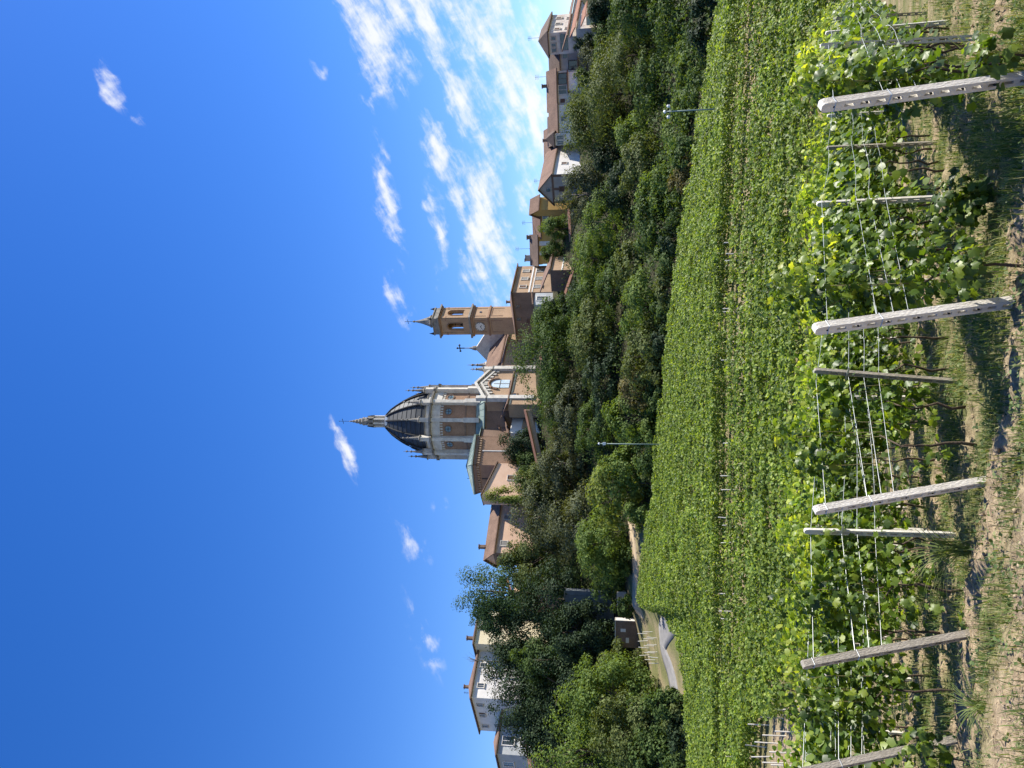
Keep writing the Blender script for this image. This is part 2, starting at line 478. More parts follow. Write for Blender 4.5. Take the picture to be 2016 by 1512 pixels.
# (u, y of the upper field's far edge, v of its leaf tops, then ground points beyond: (y, v or z))
VH = 1.95   # height of the trained vines
COLS_ = [
    (-300, 88, 1356, [(100, 'v', 1350), (130, 'z', 4.5), (150, 'z', 15), (170, 'z', 22), (230, 'z', 25)]),
    (0,    88, 1352, [(100, 'v', 1345), (130, 'z', 4.5), (150, 'z', 15), (170, 'z', 22), (230, 'z', 25)]),
    (182,  92, 1342, [(104, 'v', 1322), (115, 'v', 1290), (126, 'z', 1.0), (150, 'z', 14), (170, 'z', 25), (230, 'z', 28)]),
    (250,  95, 1330, [(106, 'v', 1308), (115, 'v', 1286), (122, 'v', 1260), (130, 'z', 2.4), (150, 'z', 14), (170, 'z', 26), (230, 'z', 28)]),
    (296,  99, 1306, [(107, 'v', 1300), (115, 'v', 1280), (122, 'v', 1256), (130, 'z', 2.6), (150, 'z', 14), (170, 'z', 26), (230, 'z', 28)]),
    (322,  112, 1250, [(120, 'v', 1250), (128, 'z', 2.8), (150, 'z', 14), (170, 'z', 26), (230, 'z', 29)]),
    (440,  110, 1264, [(120, 'v', 1252), (127, 'z', 3.4), (150, 'z', 13), (170, 'z', 25), (230, 'z', 29)]),
    (560,  106, 1282, [(116, 'v', 1275), (135, 'z', 6), (155, 'z', 15), (175, 'z', 25), (230, 'z', 29)]),
    (756,  100, 1302, [(108, 'v', 1300), (135, 'z', 7), (160, 'z', 17), (178, 'z', 24.5), (230, 'z', 28)]),
    (1000, 94, 1328, [(102, 'v', 1328), (130, 'z', 3), (160, 'z', 13), (175, 'z', 19), (230, 'z', 21)]),
    (1210, 88, 1362, [(96, 'v', 1358), (130, 'z', -1), (160, 'z', 8), (174, 'z', 14), (230, 'z', 16)]),
    (1400, 82, 1392, [(90, 'v', 1388), (130, 'z', -2), (160, 'z', 7), (174, 'z', 13), (230, 'z', 15)]),
    (1512, 78, 1412, [(86, 'v', 1408), (130, 'z', -2), (160, 'z', 7), (174, 'z', 13), (230, 'z', 15)]),
    (1900, 74, 1440, [(84, 'v', 1435), (130, 'z', -3), (160, 'z', 6), (174, 'z', 12), (230, 'z', 14)]),
]
KS, YP, ZP, YEDGE = [], [], [], []


def near_plane(x, y):
    return -0.238 * y - 0.035 * x


for (u, ye, ve, bey) in COLS_:
    k = ray(u, ve)[0] / ray(u, ve)[1]
    KS.append(k); YEDGE.append(ye)
    left = min(1, max(0, (300 - u) / 160.0)); right = min(1, max(0, (u - 900) / 600.0))
    mid = [(42, -9.2), (50, -8.65), (58, -7.95), (61.2, -7.2), (62.6, -6.5), (66, -6.35)]
    lft = [(42, -7.85), (50, -7.2), (58, -7.0), (61.2, -6.8), (62.6, -6.5), (66, -6.35)]
    ys = []; zs = []
    for (y, z), (_, zl) in zip(mid, lft):
        ys.append(y); zs.append(z * (1 - left) + zl * left - right * 1.3)
    ys.append(ye); zs.append(zat(ve, ye) - VH)
    for (y, md, val) in bey:
        ys.append(y); zs.append(zat(val, y) if md == 'v' else val)
    ys += [300, 500, 1500, 4000]; zs += [zs[-1] - 3, zs[-1] - 30, zs[-1] - 60, zs[-1] - 80]
    YP.append(ys); ZP.append(zs)
KS = np.array(KS)


def hcols(x, y):
    x = np.asarray(x, float); y = np.asarray(y, float)
    k = np.clip(x / np.maximum(y, 20), KS[0], KS[-1])
    Z = np.stack([np.interp(y, a, b) for a, b in zip(YP, ZP)])
    i = np.clip(np.searchsorted(KS, k) - 1, 0, len(KS) - 2)
    f = (k - KS[i]) / (KS[i + 1] - KS[i]); f = f * f * (3 - 2 * f)
    ar = np.arange(k.size).reshape(k.shape)
    Zf = Z.reshape(len(KS), -1)
    a = Zf[i.ravel(), ar.ravel()].reshape(k.shape); b = Zf[i.ravel() + 1, ar.ravel()].reshape(k.shape)
    return a * (1 - f) + b * f


def H(x, y):
    x = np.asarray(x, float); y = np.asarray(y, float)
    npn = np.where(y > -12, near_plane(np.clip(x, -40, 40), np.maximum(y, -12)), near_plane(np.clip(x, -40, 40), -12) * 1.0)
    w = np.clip((y - 33) / 10.0, 0, 1); w = w * w * (3 - 2 * w)
    return npn * (1 - w) + hcols(np.atleast_1d(x).astype(float), np.atleast_1d(y).astype(float)).reshape(np.shape(x) if np.shape(x) else (1,)).reshape(x.shape) * w if x.shape else float((npn * (1 - w) + hcols(np.array([float(x)]), np.array([float(y)]))[0] * w))


def yedge(k):
    return float(np.interp(k, KS, YEDGE))


# the near rows: base and top of each leaning end post, (u, v) base, (u, v) top, depth along the axis
def ptd(u, v, d):
    r = (u - 756.0) / FPX; t = (v - 1008.0) / FPX
    return Vector((r * d, d * (CP + t * SP), EZ + d * (SP - t * CP)))


RD = Vector((.446, .895, 0)).normalized()          # direction of the near rows
RN = Vector((.895, -.446, 0)).normalized()         # across them, to the right
END_POSTS = [  # base pixel, top pixel, depth base, depth top
    ((1362, 2042), (1303, 1614), 7.3, 7.22),
    ((921, 2018), (864, 1602), 7.75, 7.66),
    ((567, 1952), (507, 1603), 8.8, 8.72),
    ((267, 1927), (203, 1579), 9.25, 9.18),
    ((52, 1862), (-12, 1560), 9.8, 9.72),
]
ROWB = [ptd(b[0], b[1], d0) for (b, t, d0, d1) in END_POSTS]
step = (ROWB[4] - ROWB[1]) / 3.0; step.z = 0
ROW0 = [ROWB[0] - step] + ROWB + [ROWB[4] + step * i for i in range(1, 12)]   # base of every near row, right to left
ROW0 = [Vector((p.x, p.y, H(np.float64(p.x), np.float64(p.y)))) for p in ROW0]


def soilness(x, y):
    """1 = bare soil, 0 = grassed, near field"""
    # stripes of bare earth run along the headland and between the rows
    ex, ey = step.x / step.length, step.y / step.length
    across = x * (-ey) + y * ex
    n = fbm(x * .7, y * .7, 4, 3)
    stripe = .5 + .5 * np.sin(across * 3.1 + 3.0 * fbm(x * .3, y * .3, 2, 9))
    head = np.clip((9.1 - (y + .25 * x)) / 1.2, 0, 1)
    left = np.clip((-x - .5) / 5, 0, .5)
    v = .52 * n + .30 * stripe + .17 * head + .17 * left
    return np.clip((v - .30) * 3.2, 0, 1)


def relief(x, y):
    near = np.clip((24 - y) / 6, 0, 1) * np.clip((y - 1) / 2, 0, 1)
    s = soilness(x, y)
    r = (fbm(x * 1.3, y * 1.3, 3, 21) - .5) * .16 + (fbm(x * 4, y * 4, 3, 31) - .5) * (.07 + .17 * s) + (np.abs(vnoise(x * 11, y * 11, 41) - .5)) * .12 * s
    return r * near


def axis_lin(segs):
    v = [segs[0][0]]
    for (a, b, st) in segs:
        n = max(1, int(round((b - a) / st)))
        v += list(np.linspace(a, b, n + 1)[1:])
    return np.array(v)


gx = axis_lin([(-3000, -400, 400), (-400, -140, 40), (-140, -60, 4), (-60, -9, 1.5), (-9, 7, .085), (7, 60, 1.5), (60, 140, 4), (140, 400, 40), (400, 3000, 400)])
gy = axis_lin([(-400, -20, 60), (-20, 5, 2.5), (5, 7.2, .2), (7.2, 15.5, .085), (15.5, 24, .25), (24, 70, .8), (70, 200, 1.6), (200, 300, 10), (300, 600, 50), (600, 4000, 500)])
GX, GY = np.meshgrid(gx, gy)
GZ = H(GX.ravel(), GY.ravel()).reshape(GX.shape) + relief(GX, GY)
hill = np.clip((GY - 105) / 20, 0, 1)
GZ += hill * (fbm(GX * .12, GY * .12, 3, 55) - .5) * 1.5 * np.clip((400 - GY) / 100, 0, 1)
nx, ny = len(gx), len(gy)
idx = np.arange(nx * ny).reshape(ny, nx)
F4 = np.stack([idx[:-1, :-1], idx[:-1, 1:], idx[1:, 1:], idx[1:, :-1]], -1).reshape(-1, 4)

# ground material: dry soil, grassed soil, dark woodland floor
gm_, gt, gb = base_mat('ground_soil')
at = nd(gt, 'ShaderNodeAttribute'); at.attribute_name = 'zone'
sp = nd(gt, 'ShaderNodeSeparateColor'); gt.links.new(at.outputs['Color'], sp.inputs[0])
tcn = nd(gt, 'ShaderNodeTexCoord')


def gnoise(scale, det, r0, c0, r1, c1, rough=.65):
    n = nd(gt, 'ShaderNodeTexNoise'); n.inputs['Scale'].default_value = scale; n.inputs['Detail'].default_value = det; n.inputs['Roughness'].default_value = rough
    gt.links.new(tcn.outputs['Object'], n.inputs['Vector'])
    r = nd(gt, 'ShaderNodeValToRGB')
    r.color_ramp.elements[0].position = r0; r.color_ramp.elements[0].color = (*c0, 1)
    r.color_ramp.elements[1].position = r1; r.color_ramp.elements[1].color = (*c1, 1)
    gt.links.new(n.outputs[0], r.inputs[0])
    return r.outputs[0], n.outputs[0]


soil_c, soil_n = gnoise(9, 9, .36, (.14, .10, .06), .64, (.46, .355, .225), .78)
gr_c, _ = gnoise(5, 7, .35, (.06, .078, .024), .66, (.20, .20, .075))
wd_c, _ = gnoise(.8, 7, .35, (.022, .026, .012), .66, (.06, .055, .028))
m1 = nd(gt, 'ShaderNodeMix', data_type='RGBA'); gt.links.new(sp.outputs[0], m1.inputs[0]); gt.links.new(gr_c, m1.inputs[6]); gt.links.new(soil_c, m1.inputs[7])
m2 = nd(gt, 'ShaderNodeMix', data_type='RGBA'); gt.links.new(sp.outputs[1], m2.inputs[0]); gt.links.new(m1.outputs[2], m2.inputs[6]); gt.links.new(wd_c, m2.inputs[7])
gt.links.new(m2.outputs[2], gb.inputs['Base Color']); gb.inputs['Roughness'].default_value = .95; gb.inputs['Specular IOR Level'].default_value = .15
bp = nd(gt, 'ShaderNodeBump'); bp.inputs['Strength'].default_value = .7; bp.inputs['Distance'].default_value = .04
gt.links.new(soil_n, bp.inputs['Height']); gt.links.new(bp.outputs[0], gb.inputs['Normal'])

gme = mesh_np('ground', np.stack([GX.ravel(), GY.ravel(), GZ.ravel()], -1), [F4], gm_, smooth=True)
zc = np.zeros((nx * ny, 4), np.float32); zc[:, 3] = 1
sn = soilness(GX, GY)
kk = GX / np.maximum(GY, 20)
ye = np.interp(kk, KS, YEDGE)
far_soil = np.clip(.55 + .9 * (fbm(GX * .4, GY * .4, 3, 77) - .5), 0, 1)
pathness = np.clip(1 - np.abs(GY - 63) / 1.6, 0, 1)
sz = np.where(GY < 34, sn, np.clip(np.maximum(far_soil, pathness * 1.2), 0, 1))
# the bare block at the far left of the valley and the bank above the road
bare = (GX / np.maximum(GY, 20) < -.42) & (GY > 40) & (GY < 53)
sz = np.where(bare, .9, sz)
bank = (kk > -.43) & (kk < -.24) & (GY > ye + .5) & (GY < 124)
sz = np.where(bank, .12 + .5 * (fbm(GX * .5, GY * .5, 3, 87) > .56), sz)
zc[:, 0] = sz.ravel()
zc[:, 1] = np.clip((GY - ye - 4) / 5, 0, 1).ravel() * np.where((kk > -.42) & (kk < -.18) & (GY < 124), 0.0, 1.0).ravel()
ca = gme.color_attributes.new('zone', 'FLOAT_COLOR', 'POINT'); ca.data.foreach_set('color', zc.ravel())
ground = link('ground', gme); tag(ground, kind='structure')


def strip(name, pts_xy, width, mat, lift=.03, sub=14):
    """a road or path draped over the ground"""
    P = [Vector((p[0], p[1], 0)) for p in pts_xy]
    C = []
    for i in range(len(P) - 1):
        p0 = P[max(i - 1, 0)]; p1 = P[i]; p2 = P[i + 1]; p3 = P[min(i + 2, len(P) - 1)]
        for j in range(sub):
            t = j / sub
            C.append(.5 * ((2 * p1) + (p2 - p0) * t + (2 * p0 - 5 * p1 + 4 * p2 - p3) * t * t + (3 * p1 - p0 - 3 * p2 + p3) * t ** 3))
    C.append(P[-1])
    V = []; Fc = []
    nw = 5
    for i, c in enumerate(C):
        d = (C[min(i + 1, len(C) - 1)] - C[max(i - 1, 0)]).normalized(); n = Vector((d.y, -d.x, 0))
        zmid = max(H(np.float64(c.x + n.x * width * q), np.float64(c.y + n.y * width * q)) for q in (-.5, 0, .5))
        for j in range(nw):
            q = c + n * width * (j / (nw - 1) - .5)
            V.append((q.x, q.y, float(H(np.float64(q.x), np.float64(q.y))) + lift))
        V.append((V[-1][0], V[-1][1], V[-1][2] - .5))
        V.append((V[-6][0], V[-6][1], V[-6][2] - .5))
    s_ = nw + 2
    for i in range(len(C) - 1):
        for j in range(nw - 1):
            Fc.append((i * s_ + j, i * s_ + j + 1, (i + 1) * s_ + j + 1, (i + 1) * s_ + j))
        Fc.append((i * s_ + nw - 1, i * s_ + nw, (i + 1) * s_ + nw, (i + 1) * s_ + nw - 1))
        Fc.append((i * s_ + nw + 1, i * s_, (i + 1) * s_, (i + 1) * s_ + nw + 1))
    m = mesh_np(name, V, [np.array(Fc)], mat, smooth=True)
    return tag(link(name, m), kind='structure')


def gp(u, v, y):
    p = pt(u, v, y); return (p.x, p.y)


strip('road', [gp(40, 1352, 99), gp(140, 1335, 102), gp(190, 1320, 104.5), gp(225, 1308, 107), gp(256, 1300, 107), gp(285, 1304, 103), gp(300, 1308, 100)], 3.6, asphalt, .1)
strip('sand_path', [gp(300, 1255, 119.5), gp(380, 1255, 119.5), gp(450, 1252, 121), gp(520, 1240, 124)], 2.6, dirt_path, .35)

# ------------------------------------------------------------------ leaves
def leaf_template(kind='vine'):
    """a five lobed vine leaf lying in xy, stalk at the origin, slightly folded and cupped"""
    if kind == 'vine':
        pol = [(-90, .20), (-60, .66), (-28, .74), (-8, .66), (14, .90), (40, .86), (60, .74), (90, 1.04), (120, .74), (140, .86), (166, .90), (188, .66), (208, .74), (240, .66)]
        V = [(0, .12, 0)]
        for a, r in pol:
            x, y = r * .62 * math.cos(R(a)), r * .62 * math.sin(R(a)) + .2
            V.append((x, y, -.34 * abs(x) - .30 * (y - .2) ** 2 + (.05 if len(V) % 2 else -.03)))
        n = len(pol)
        Fc = np.array([(0, 1 + i, 1 + (i + 1) % n) for i in range(n)])
        return np.array(V), Fc
    if kind == 'vine6':
        V = np.array([(0, 0, 0), (.5, .12, -.1), (.42, .62, -.1), (0, .95, -.12), (-.42, .62, -.1), (-.5, .12, -.1)])
        return V, np.array([(0, 1, 2), (0, 2, 3), (0, 3, 4), (0, 4, 5)])
    # folded diamond
    V = np.array([(0, 0, 0), (.34, .5, .08), (0, 1, -.05), (-.34, .5, .08)])
    return V, np.array([(0, 1, 2), (0, 2, 3)])


def frames(nrm, rs, droop=None):
    """rotation matrices (n,3,3) whose columns are x, y(tip), z(normal)"""
    nrm = nrm / np.linalg.norm(nrm, axis=1, keepdims=True)
    tip = rs.normal(size=nrm.shape)
    if droop is not None: tip = tip * .6 + np.array(droop)
    tip = tip - nrm * np.sum(tip * nrm, 1, keepdims=True)
    tip /= np.linalg.norm(tip, axis=1, keepdims=True) + 1e-9
    xx = np.cross(tip, nrm)
    return np.stack([xx, tip, nrm], -1)


def scatter(tmpl, pos, rot, size):
    V, Fc = tmpl
    n = len(pos)
    W_ = np.einsum('nij,vj->nvi', rot, V) * np.asarray(size)[:, None, None] + pos[:, None, :]
    F_ = Fc[None] + (np.arange(n) * len(V))[:, None, None]
    return W_.reshape(-1, 3), F_.reshape(-1, 3)


T_V, T_6, T_D = leaf_template('vine'), leaf_template('vine6'), leaf_template('d')

# ------------------------------------------------------------------ near rows
Z_ = Vector((0, 0, 1))
cane_m = surf('green_cane', (.16, .13, .06), (.26, .24, .10), 4)
RDn, RNn = np.array(RD), np.array(RN)
ROW_LEN = [(34.5 - p.y) / RD.y for p in ROW0]
rs = np.random.RandomState(5)
leaf_meshes = []
for i in range(3):
    V, Fc = leaf_template('vine'); V = V.copy()
    V[:, 2] += rs.normal(size=len(V)) * .035
    leaf_meshes.append(mesh_np('leaf', V, [Fc], vine_obj))


def visible_rank(p):
    """smaller = shows larger in the picture; points outside the frame rank last"""
    d = p[:, 1] * CP + (p[:, 2] - EZ) * SP
    u = 756 + p[:, 0] / np.maximum(d, .1) * FPX
    return np.where((u < -20) | (u > 1530), 1e3, d)


def row_name(i):
    # rows are counted from the right
    return ['the row that starts right of the frame', 'the row of the large leaning post at right', 'the row of the leaning post right of centre',
            'the row of the leaning post left of centre', 'the row of the weathered leaning post at left', 'the row of the leaning post at the left edge'][i] if i < 6 else \
        'the ' + ORD[i - 6] + ' row behind those with leaning posts'


ROW_LABEL = ['near vine row that starts right of the frame beyond the large leaning post',
             'leafy vine row running back from the large leaning post at right',
             'leafy vine row running back from the tallest leaning post right of centre',
             'leafy vine row running back from the leaning post left of centre',
             'leafy vine row running back from the weathered leaning post at left',
             'leafy vine row running back from the leaning post at the left edge']
near_rows = []
for i, b in enumerate(ROW0):
    Lr = ROW_LEN[i]
    lab = ROW_LABEL[i] if i < 6 else 'near vine row, %s behind the row of the left-edge leaning post' % ORD[i - 6]
    if i == 0: continue
    root = thing('vine_row', b, lab, 'vine row', 'near vine rows on the slope')
    near_rows.append(root)
    s0 = .25
    dens = 590 if i < 7 else 240
    n = int((Lr - s0) * dens)
    s = s0 + (Lr - s0) * rs.rand(n) ** (1.5 if i < 6 else 1.2)
    # canopy height: a thick wall of leaves at wire height, shoots above, thin below
    hsel = rs.rand(n)
    h = np.where(hsel < .71, rs.normal(1.47, .35, n), np.where(hsel < .89, rs.uniform(1.85, 2.5, n), rs.uniform(.35, 1.15, n)))
    shoot = fbm(s * 2.3 + i * 17, s * 0 + i, 2, 8)
    keep = (h < 1.86 + .78 * shoot) & (h > .25)
    gapn = fbm(s * 1.25 + 31 * i, h * 1.6, 3, 12)
    keep &= gapn > np.where(h > 1.6, .22, .35 + .16 * np.clip(1.15 - h, 0, 1))
    keep &= (rs.rand(n) < np.clip(.22 + .34 * s, 0, 1)) | ((h < 1.0) & (s > .8))
    s, h = s[keep], h[keep]; n = len(s)
    q = -.09 + rs.normal(0, .14, n) * np.where(h > 1.8, .75, 1.0) * np.where(h < 1, .8, 1)
    pos = np.array(b)[None] + RDn[None] * s[:, None] + RNn[None] * q[:, None]
    pos[:, 2] = H(pos[:, 0], pos[:, 1]) + h
    side = np.sign(q + rs.normal(0, .08, n))
    nrm = RNn[None] * (side * .6)[:, None] + np.array([[.1, -.1, .8]]) + rs.normal(0, .5, (n, 3))
    rot = frames(nrm, rs, droop=(0, 0, -.75))
    size = (.052 + .092 * rs.rand(n) ** .8) * np.where(h > 1.95, .8, 1.0)
    rank = visible_rank(pos) - .5 * (h > 1.2)
    if 1 <= i <= 5:
        order = np.argsort(rank)
        singles = order[:260][rank[order[:260]] < 100]
        for j in singles:
            o = bpy.data.objects.new('leaf', leaf_meshes[j % 3]); COL.objects.link(o)
            o.parent = root
            M4 = Matrix([[float(rot[j, a, c]) * float(size[j]) for c in range(3)] + [float(pos[j, a] - b[a])] for a in range(3)] + [[0, 0, 0, 1]])
            o.matrix_local = M4
        mask = np.ones(n, bool); mask[singles] = False
    else:
        mask = np.ones(n, bool)
    young = mask & (h + .25 * rs.normal(size=n) > 1.90)
    mask &= ~young
    nearm = mask & (s < 4.5) & (i < 6); farm = mask & ~nearm
    VV, FF = [], []
    off = 0
    for mk, T in ((nearm, T_V), (farm, T_6)):
        if mk.sum() == 0: continue
        v_, f_ = scatter(T, pos[mk], rot[mk], size[mk] * (1.0 if T is T_V else 1.15))
        VV.append(v_); FF.append(f_ + off); off += len(v_)
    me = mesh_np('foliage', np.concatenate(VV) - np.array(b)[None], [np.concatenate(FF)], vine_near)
    fo = link('foliage', me, root); fo['kind'] = 'stuff'
    v_, f_ = scatter(T_V if i < 5 else T_6, pos[young], rot[young], size[young])
    fo = link('young_shoots', mesh_np('young_shoots', v_ - np.array(b)[None], [f_], vine_young), root); fo['kind'] = 'stuff'
    # shoots that carry the leaves
    m = MB()
    for k_ in range(40 if i < 7 else 0):
        sc_ = rs.uniform(.4, 8); hb_ = rs.uniform(.9, 1.2); ht_ = rs.uniform(1.7, 2.35); q_ = rs.normal(-.05, .08)
        pb = Vector(b) + RD * sc_ + RN * q_; pb.z = float(H(np.float64(pb.x), np.float64(pb.y)))
        m.tube([pb + Z_ * hb_, pb + Z_ * ((hb_ + ht_) / 2) + RD * rs.normal(0, .06), pb + Z_ * ht_ + RD * rs.normal(0, .12) + RN * rs.normal(0, .08)], [.006, .0045, .003], 4)
    if m.v:
        cn = m.build('canes', cane_m, root); cn['kind'] = 'stuff'
    # trunks and canes
    st = .8
    while st < min(Lr, 10):
        p = Vector(b) + RD * st + RN * rs.uniform(-.05, .05)
        z0 = float(H(np.float64(p.x), np.float64(p.y)))
        m = MB()
        pts_ = [Vector((p.x, p.y, z0 - .1))]
        a = Vector((p.x, p.y, z0))
        for k_ in range(1, 6):
            pts_.append(a + Vector((rs.normal(0, .035), rs.normal(0, .035), .17 * k_)))
        pts_.append(a + RD * rs.uniform(-.3, .3) + Vector((0, 0, 1.05)))
        m.tube(pts_, [.024, .022, .019, .017, .015, .012, .009], 5)
        m.build('trunk', bark, root, smooth=True)
        st += rs.uniform(.95, 1.2)

# ------------------------------------------------------------------ concrete posts
def post_mesh(name, length, wf, wl, mat):
    """slotted precast post along +z; the slots pass through along y (face width wf in x, depth wl in y)"""
    m = MB()
    rail = wf * .34
    def bx(x0, x1, z0, z1):
        m.hexa([(x0, -wl / 2, z0), (x1, -wl / 2, z0), (x1, wl / 2, z0), (x0, wl / 2, z0), (x0, -wl / 2, z1), (x1, -wl / 2, z1), (x1, wl / 2, z1), (x0, wl / 2, z1)])
    bx(-wf / 2, -wf / 2 + rail, -.35, length - .05); bx(wf / 2 - rail, wf / 2, -.35, length - .05)
    z = -.35; k = 0
    # webs between slots
    slots = []
    zz = length - .22
    while zz > .15:
        slots.append((zz - .095, zz)); zz -= .155
    edges = [-.35]
    for a, c in reversed(slots): edges += [a, c]
    edges.append(length - .05)
    for j in range(0, len(edges), 2):
        x0, x1 = -wf / 2 + rail, wf / 2 - rail
        bx(x0, x1, edges[j], edges[j + 1])
    # rounded head
    prof = [(-wf / 2, length - .05), (-wf * .44, length - .018), (-wf * .25, length), (wf * .25, length), (wf * .44, length - .018), (wf / 2, length - .05)]
    n = len(prof)
    vs = [(x, -wl / 2, z) for x, z in prof] + [(x, wl / 2, z) for x, z in prof]
    m.add(vs, [tuple(range(n)), tuple(range(2 * n - 1, n - 1, -1))] + [(i, i + n, i + 1 + n, i + 1) for i in range(n - 1)])
    me = bpy.data.meshes.new(name); me.from_pydata(m.v, [], m.f)
    bm = bmesh.new(); bm.from_mesh(me); bmesh.ops.remove_doubles(bm, verts=bm.verts, dist=1e-5); bmesh.ops.recalc_face_normals(bm, faces=bm.faces); bm.to_mesh(me); bm.free()
    me.materials.append(mat)
    return me


def hole_mesh():
    m = MB()
    n = 10
    m.add([(.011 * math.cos(2 * math.pi * i / n), -.001, .011 * math.sin(2 * math.pi * i / n)) for i in range(n)] +
          [(.011 * math.cos(2 * math.pi * i / n), .02, .011 * math.sin(2 * math.pi * i / n)) for i in range(n)],
          [tuple(range(n)), tuple(range(2 * n - 1, n - 1, -1))] + [(i, (i + 1) % n, n + (i + 1) % n, n + i) for i in range(n)])
    me = bpy.data.meshes.new('hole_shade_disc'); me.from_pydata(m.v, [], m.f); me.materials.append(hole_shade_m)
    return me


HOLE = hole_mesh()


def set_post(o, base, top, slot_n):
    """stand the post on base, leaning so that its axis points at top, slotted face (local -y) towards slot_n"""
    zax = (top - base).normalized()
    ya = -(slot_n - zax * slot_n.dot(zax)).normalized()
    xa = ya.cross(zax)
    Mx = Matrix((xa, ya, zax)).transposed().to_4x4(); Mx.translation = base
    o.matrix_world = Mx


SLOT_N = Vector((-.69, -.72, 0)).normalized()
EP_LABEL = ['large pale concrete end post with oval slots, leaning, at right', 'tallest leaning concrete end post, sunlit, right of centre',
            'leaning concrete end post left of centre, leaf shadows across it', 'weathered leaning end post with lichen on its top, at left',
            'leaning concrete end post cut by the left edge of the frame']
ep_xyz = []
for i, (b, t, d0, d1) in enumerate(END_POSTS):
    B = ptd(b[0], b[1], d0); T = ptd(t[0], t[1], d1)
    g = float(H(np.float64(B.x), np.float64(B.y)))
    ln = (T - B).length
    old = i >= 3
    B = B + (T - B).normalized() * ((g - B.z) / ((T - B).normalized().z)) * .0
    o = thing('end_post', (0, 0, 0), EP_LABEL[i], 'post', 'leaning end posts of the vine rows')
    w1, w2 = ((.098, .088) if i < 2 else (.085, .085))
    body = link('post_body', post_mesh('post_body', ln, w1, w2, concrete_old if old else concrete), o)
    set_post(o, B, T, SLOT_N if i else Vector((-.78, -.62, 0)).normalized())
    for k_, z in enumerate(np.arange(ln - .12, .4, -.31)):
        hl = link('hole_shade_disc', HOLE, o, (0, -w2 / 2 - .001, float(z) - (0 if k_ == 0 else .01)))  # no opening here: a dark disc on the face paints the hole's shade
    ep_xyz.append((B, T))
    if True:   # collar of tie wire where the wires are made fast
        for z in (ln * .94, ln * .69):
            m = MB(); r_ = .064
            pts_ = [Vector((sx_ * (w1 / 2 + .004), sy_ * (w2 / 2 + .004), z)) for sx_, sy_ in ((-1, -1), (1, -1), (1, 1), (-1, 1), (-1, -1))]
            m.tube(pts_, .004, 4)
            me = bpy.data.meshes.new('tie_wire'); me.from_pydata(m.v, [], m.f); me.materials.append(wire_m)
            link('tie_wire', me, o)

PM = post_mesh('post_body', 2.02, .072, .062, concrete)
PM2 = post_mesh('post_body', 1.95, .066, .056, concrete_old)
bracket_m = MB(); bracket_m.hexa([(-.13, -.045, 1.5), (.13, -.045, 1.5), (.13, -.038, 1.5), (-.13, -.038, 1.5), (-.13, -.045, 1.525), (.13, -.045, 1.525), (.13, -.038, 1.525), (-.13, -.038, 1.525)])
BRK = bpy.data.meshes.new('wire_bracket'); BRK.from_pydata(bracket_m.v, [], bracket_m.f); BRK.materials.append(wire_m)
POST_S = {1: [3.1, 7.2, 11.4], 2: [3.7, 7.9, 12.1], 3: [2.2, 6.4, 10.6, 14.8], 4: [1.7, 5.8, 10.0, 14.2], 5: [4.2, 8.4, 12.6], 6: [3.6, 7.8, 12], 7: [4.9, 9.1], 8: [5.4, 9.6], 9: [6.2, 10.4], 10: [7.0, 11.2], 11: [8.0], 12: [9.0]}
post_pos = {}
RIDX = ['', 'the large right-hand end post', 'the tallest end post', 'the left-of-centre end post', 'the weathered end post', 'the left-edge end post']
for i, ss in POST_S.items():
    for k_, s in enumerate(ss):
        p = Vector(ROW0[i]) + RD * s + RN * .16
        p.z = float(H(np.float64(p.x), np.float64(p.y)))
        rname = RIDX[i] if i < 6 else 'the %s row back from the left-edge end post' % ORD[i - 6]
        lab = 'slim upright concrete post, %s along the vine row of %s' % (ORD[k_], rname) if i < 6 else 'slim upright concrete post, %s along %s' % (ORD[k_], rname)
        o = thing('trellis_post', p, lab, 'post', 'upright posts within the near vine rows')
        o.rotation_euler = (rs.normal(0, .02), rs.normal(0, .02), math.atan2(-RD.x, RD.y) + rs.normal(0, .15))
        link('post_body', PM if (i + k_) % 3 else PM2, o)
        if i < 6: link('wire_bracket', BRK, o)
        post_pos.setdefault(i, []).append((s, p))

# ------------------------------------------------------------------ trellis wires
WIRES = [(1.93, .2), (1.50, .27), (1.50, -.11), (1.30, .26), (1.08, .25)]
for i in range(1, 11):
    b = Vector(ROW0[i])
    root = thing('trellis_wires', b, 'steel trellis wires of %s' % (RIDX[i] if 0 < i < 6 else ('the row right of the frame' if i == 0 else 'the %s row back from the left-edge end post' % ORD[i - 6])), 'wire', 'trellis wires of the near rows')
    for (h, q) in WIRES:
        pts_ = []
        if 1 <= i <= 5:
            B, T = ep_xyz[i - 1]; f = {1.93: .935, 1.50: .70, 1.30: .62, 1.08: .55}[h]
            pts_.append(B + (T - B) * f)
        else:
            pts_.append(b + Vector((0, 0, h)) - RD * .3)
        ss = [x for x, _ in post_pos.get(i, [(4, 0), (8, 0), (12, 0)])]
        cur = 0.0
        for s in ss + [ss[-1] + 4.2, ss[-1] + 8.4]:
            for t in (.25, .5, .75, 1.0):
                if cur == 0.0 and t < 1: continue
                sv = cur + (s - cur) * t
                p = b + RD * sv + RN * (q * min(1, sv / 2.5))
                p.z = float(H(np.float64(p.x), np.float64(p.y))) + h - .035 * math.sin(math.pi * t) + .015 * math.sin(i * 3 + sv + h * 9)
                if sv > .3: pts_.append(p)
            cur = s
        MB().tube(pts_, .0032, 4).build('wire', wire_m, root)

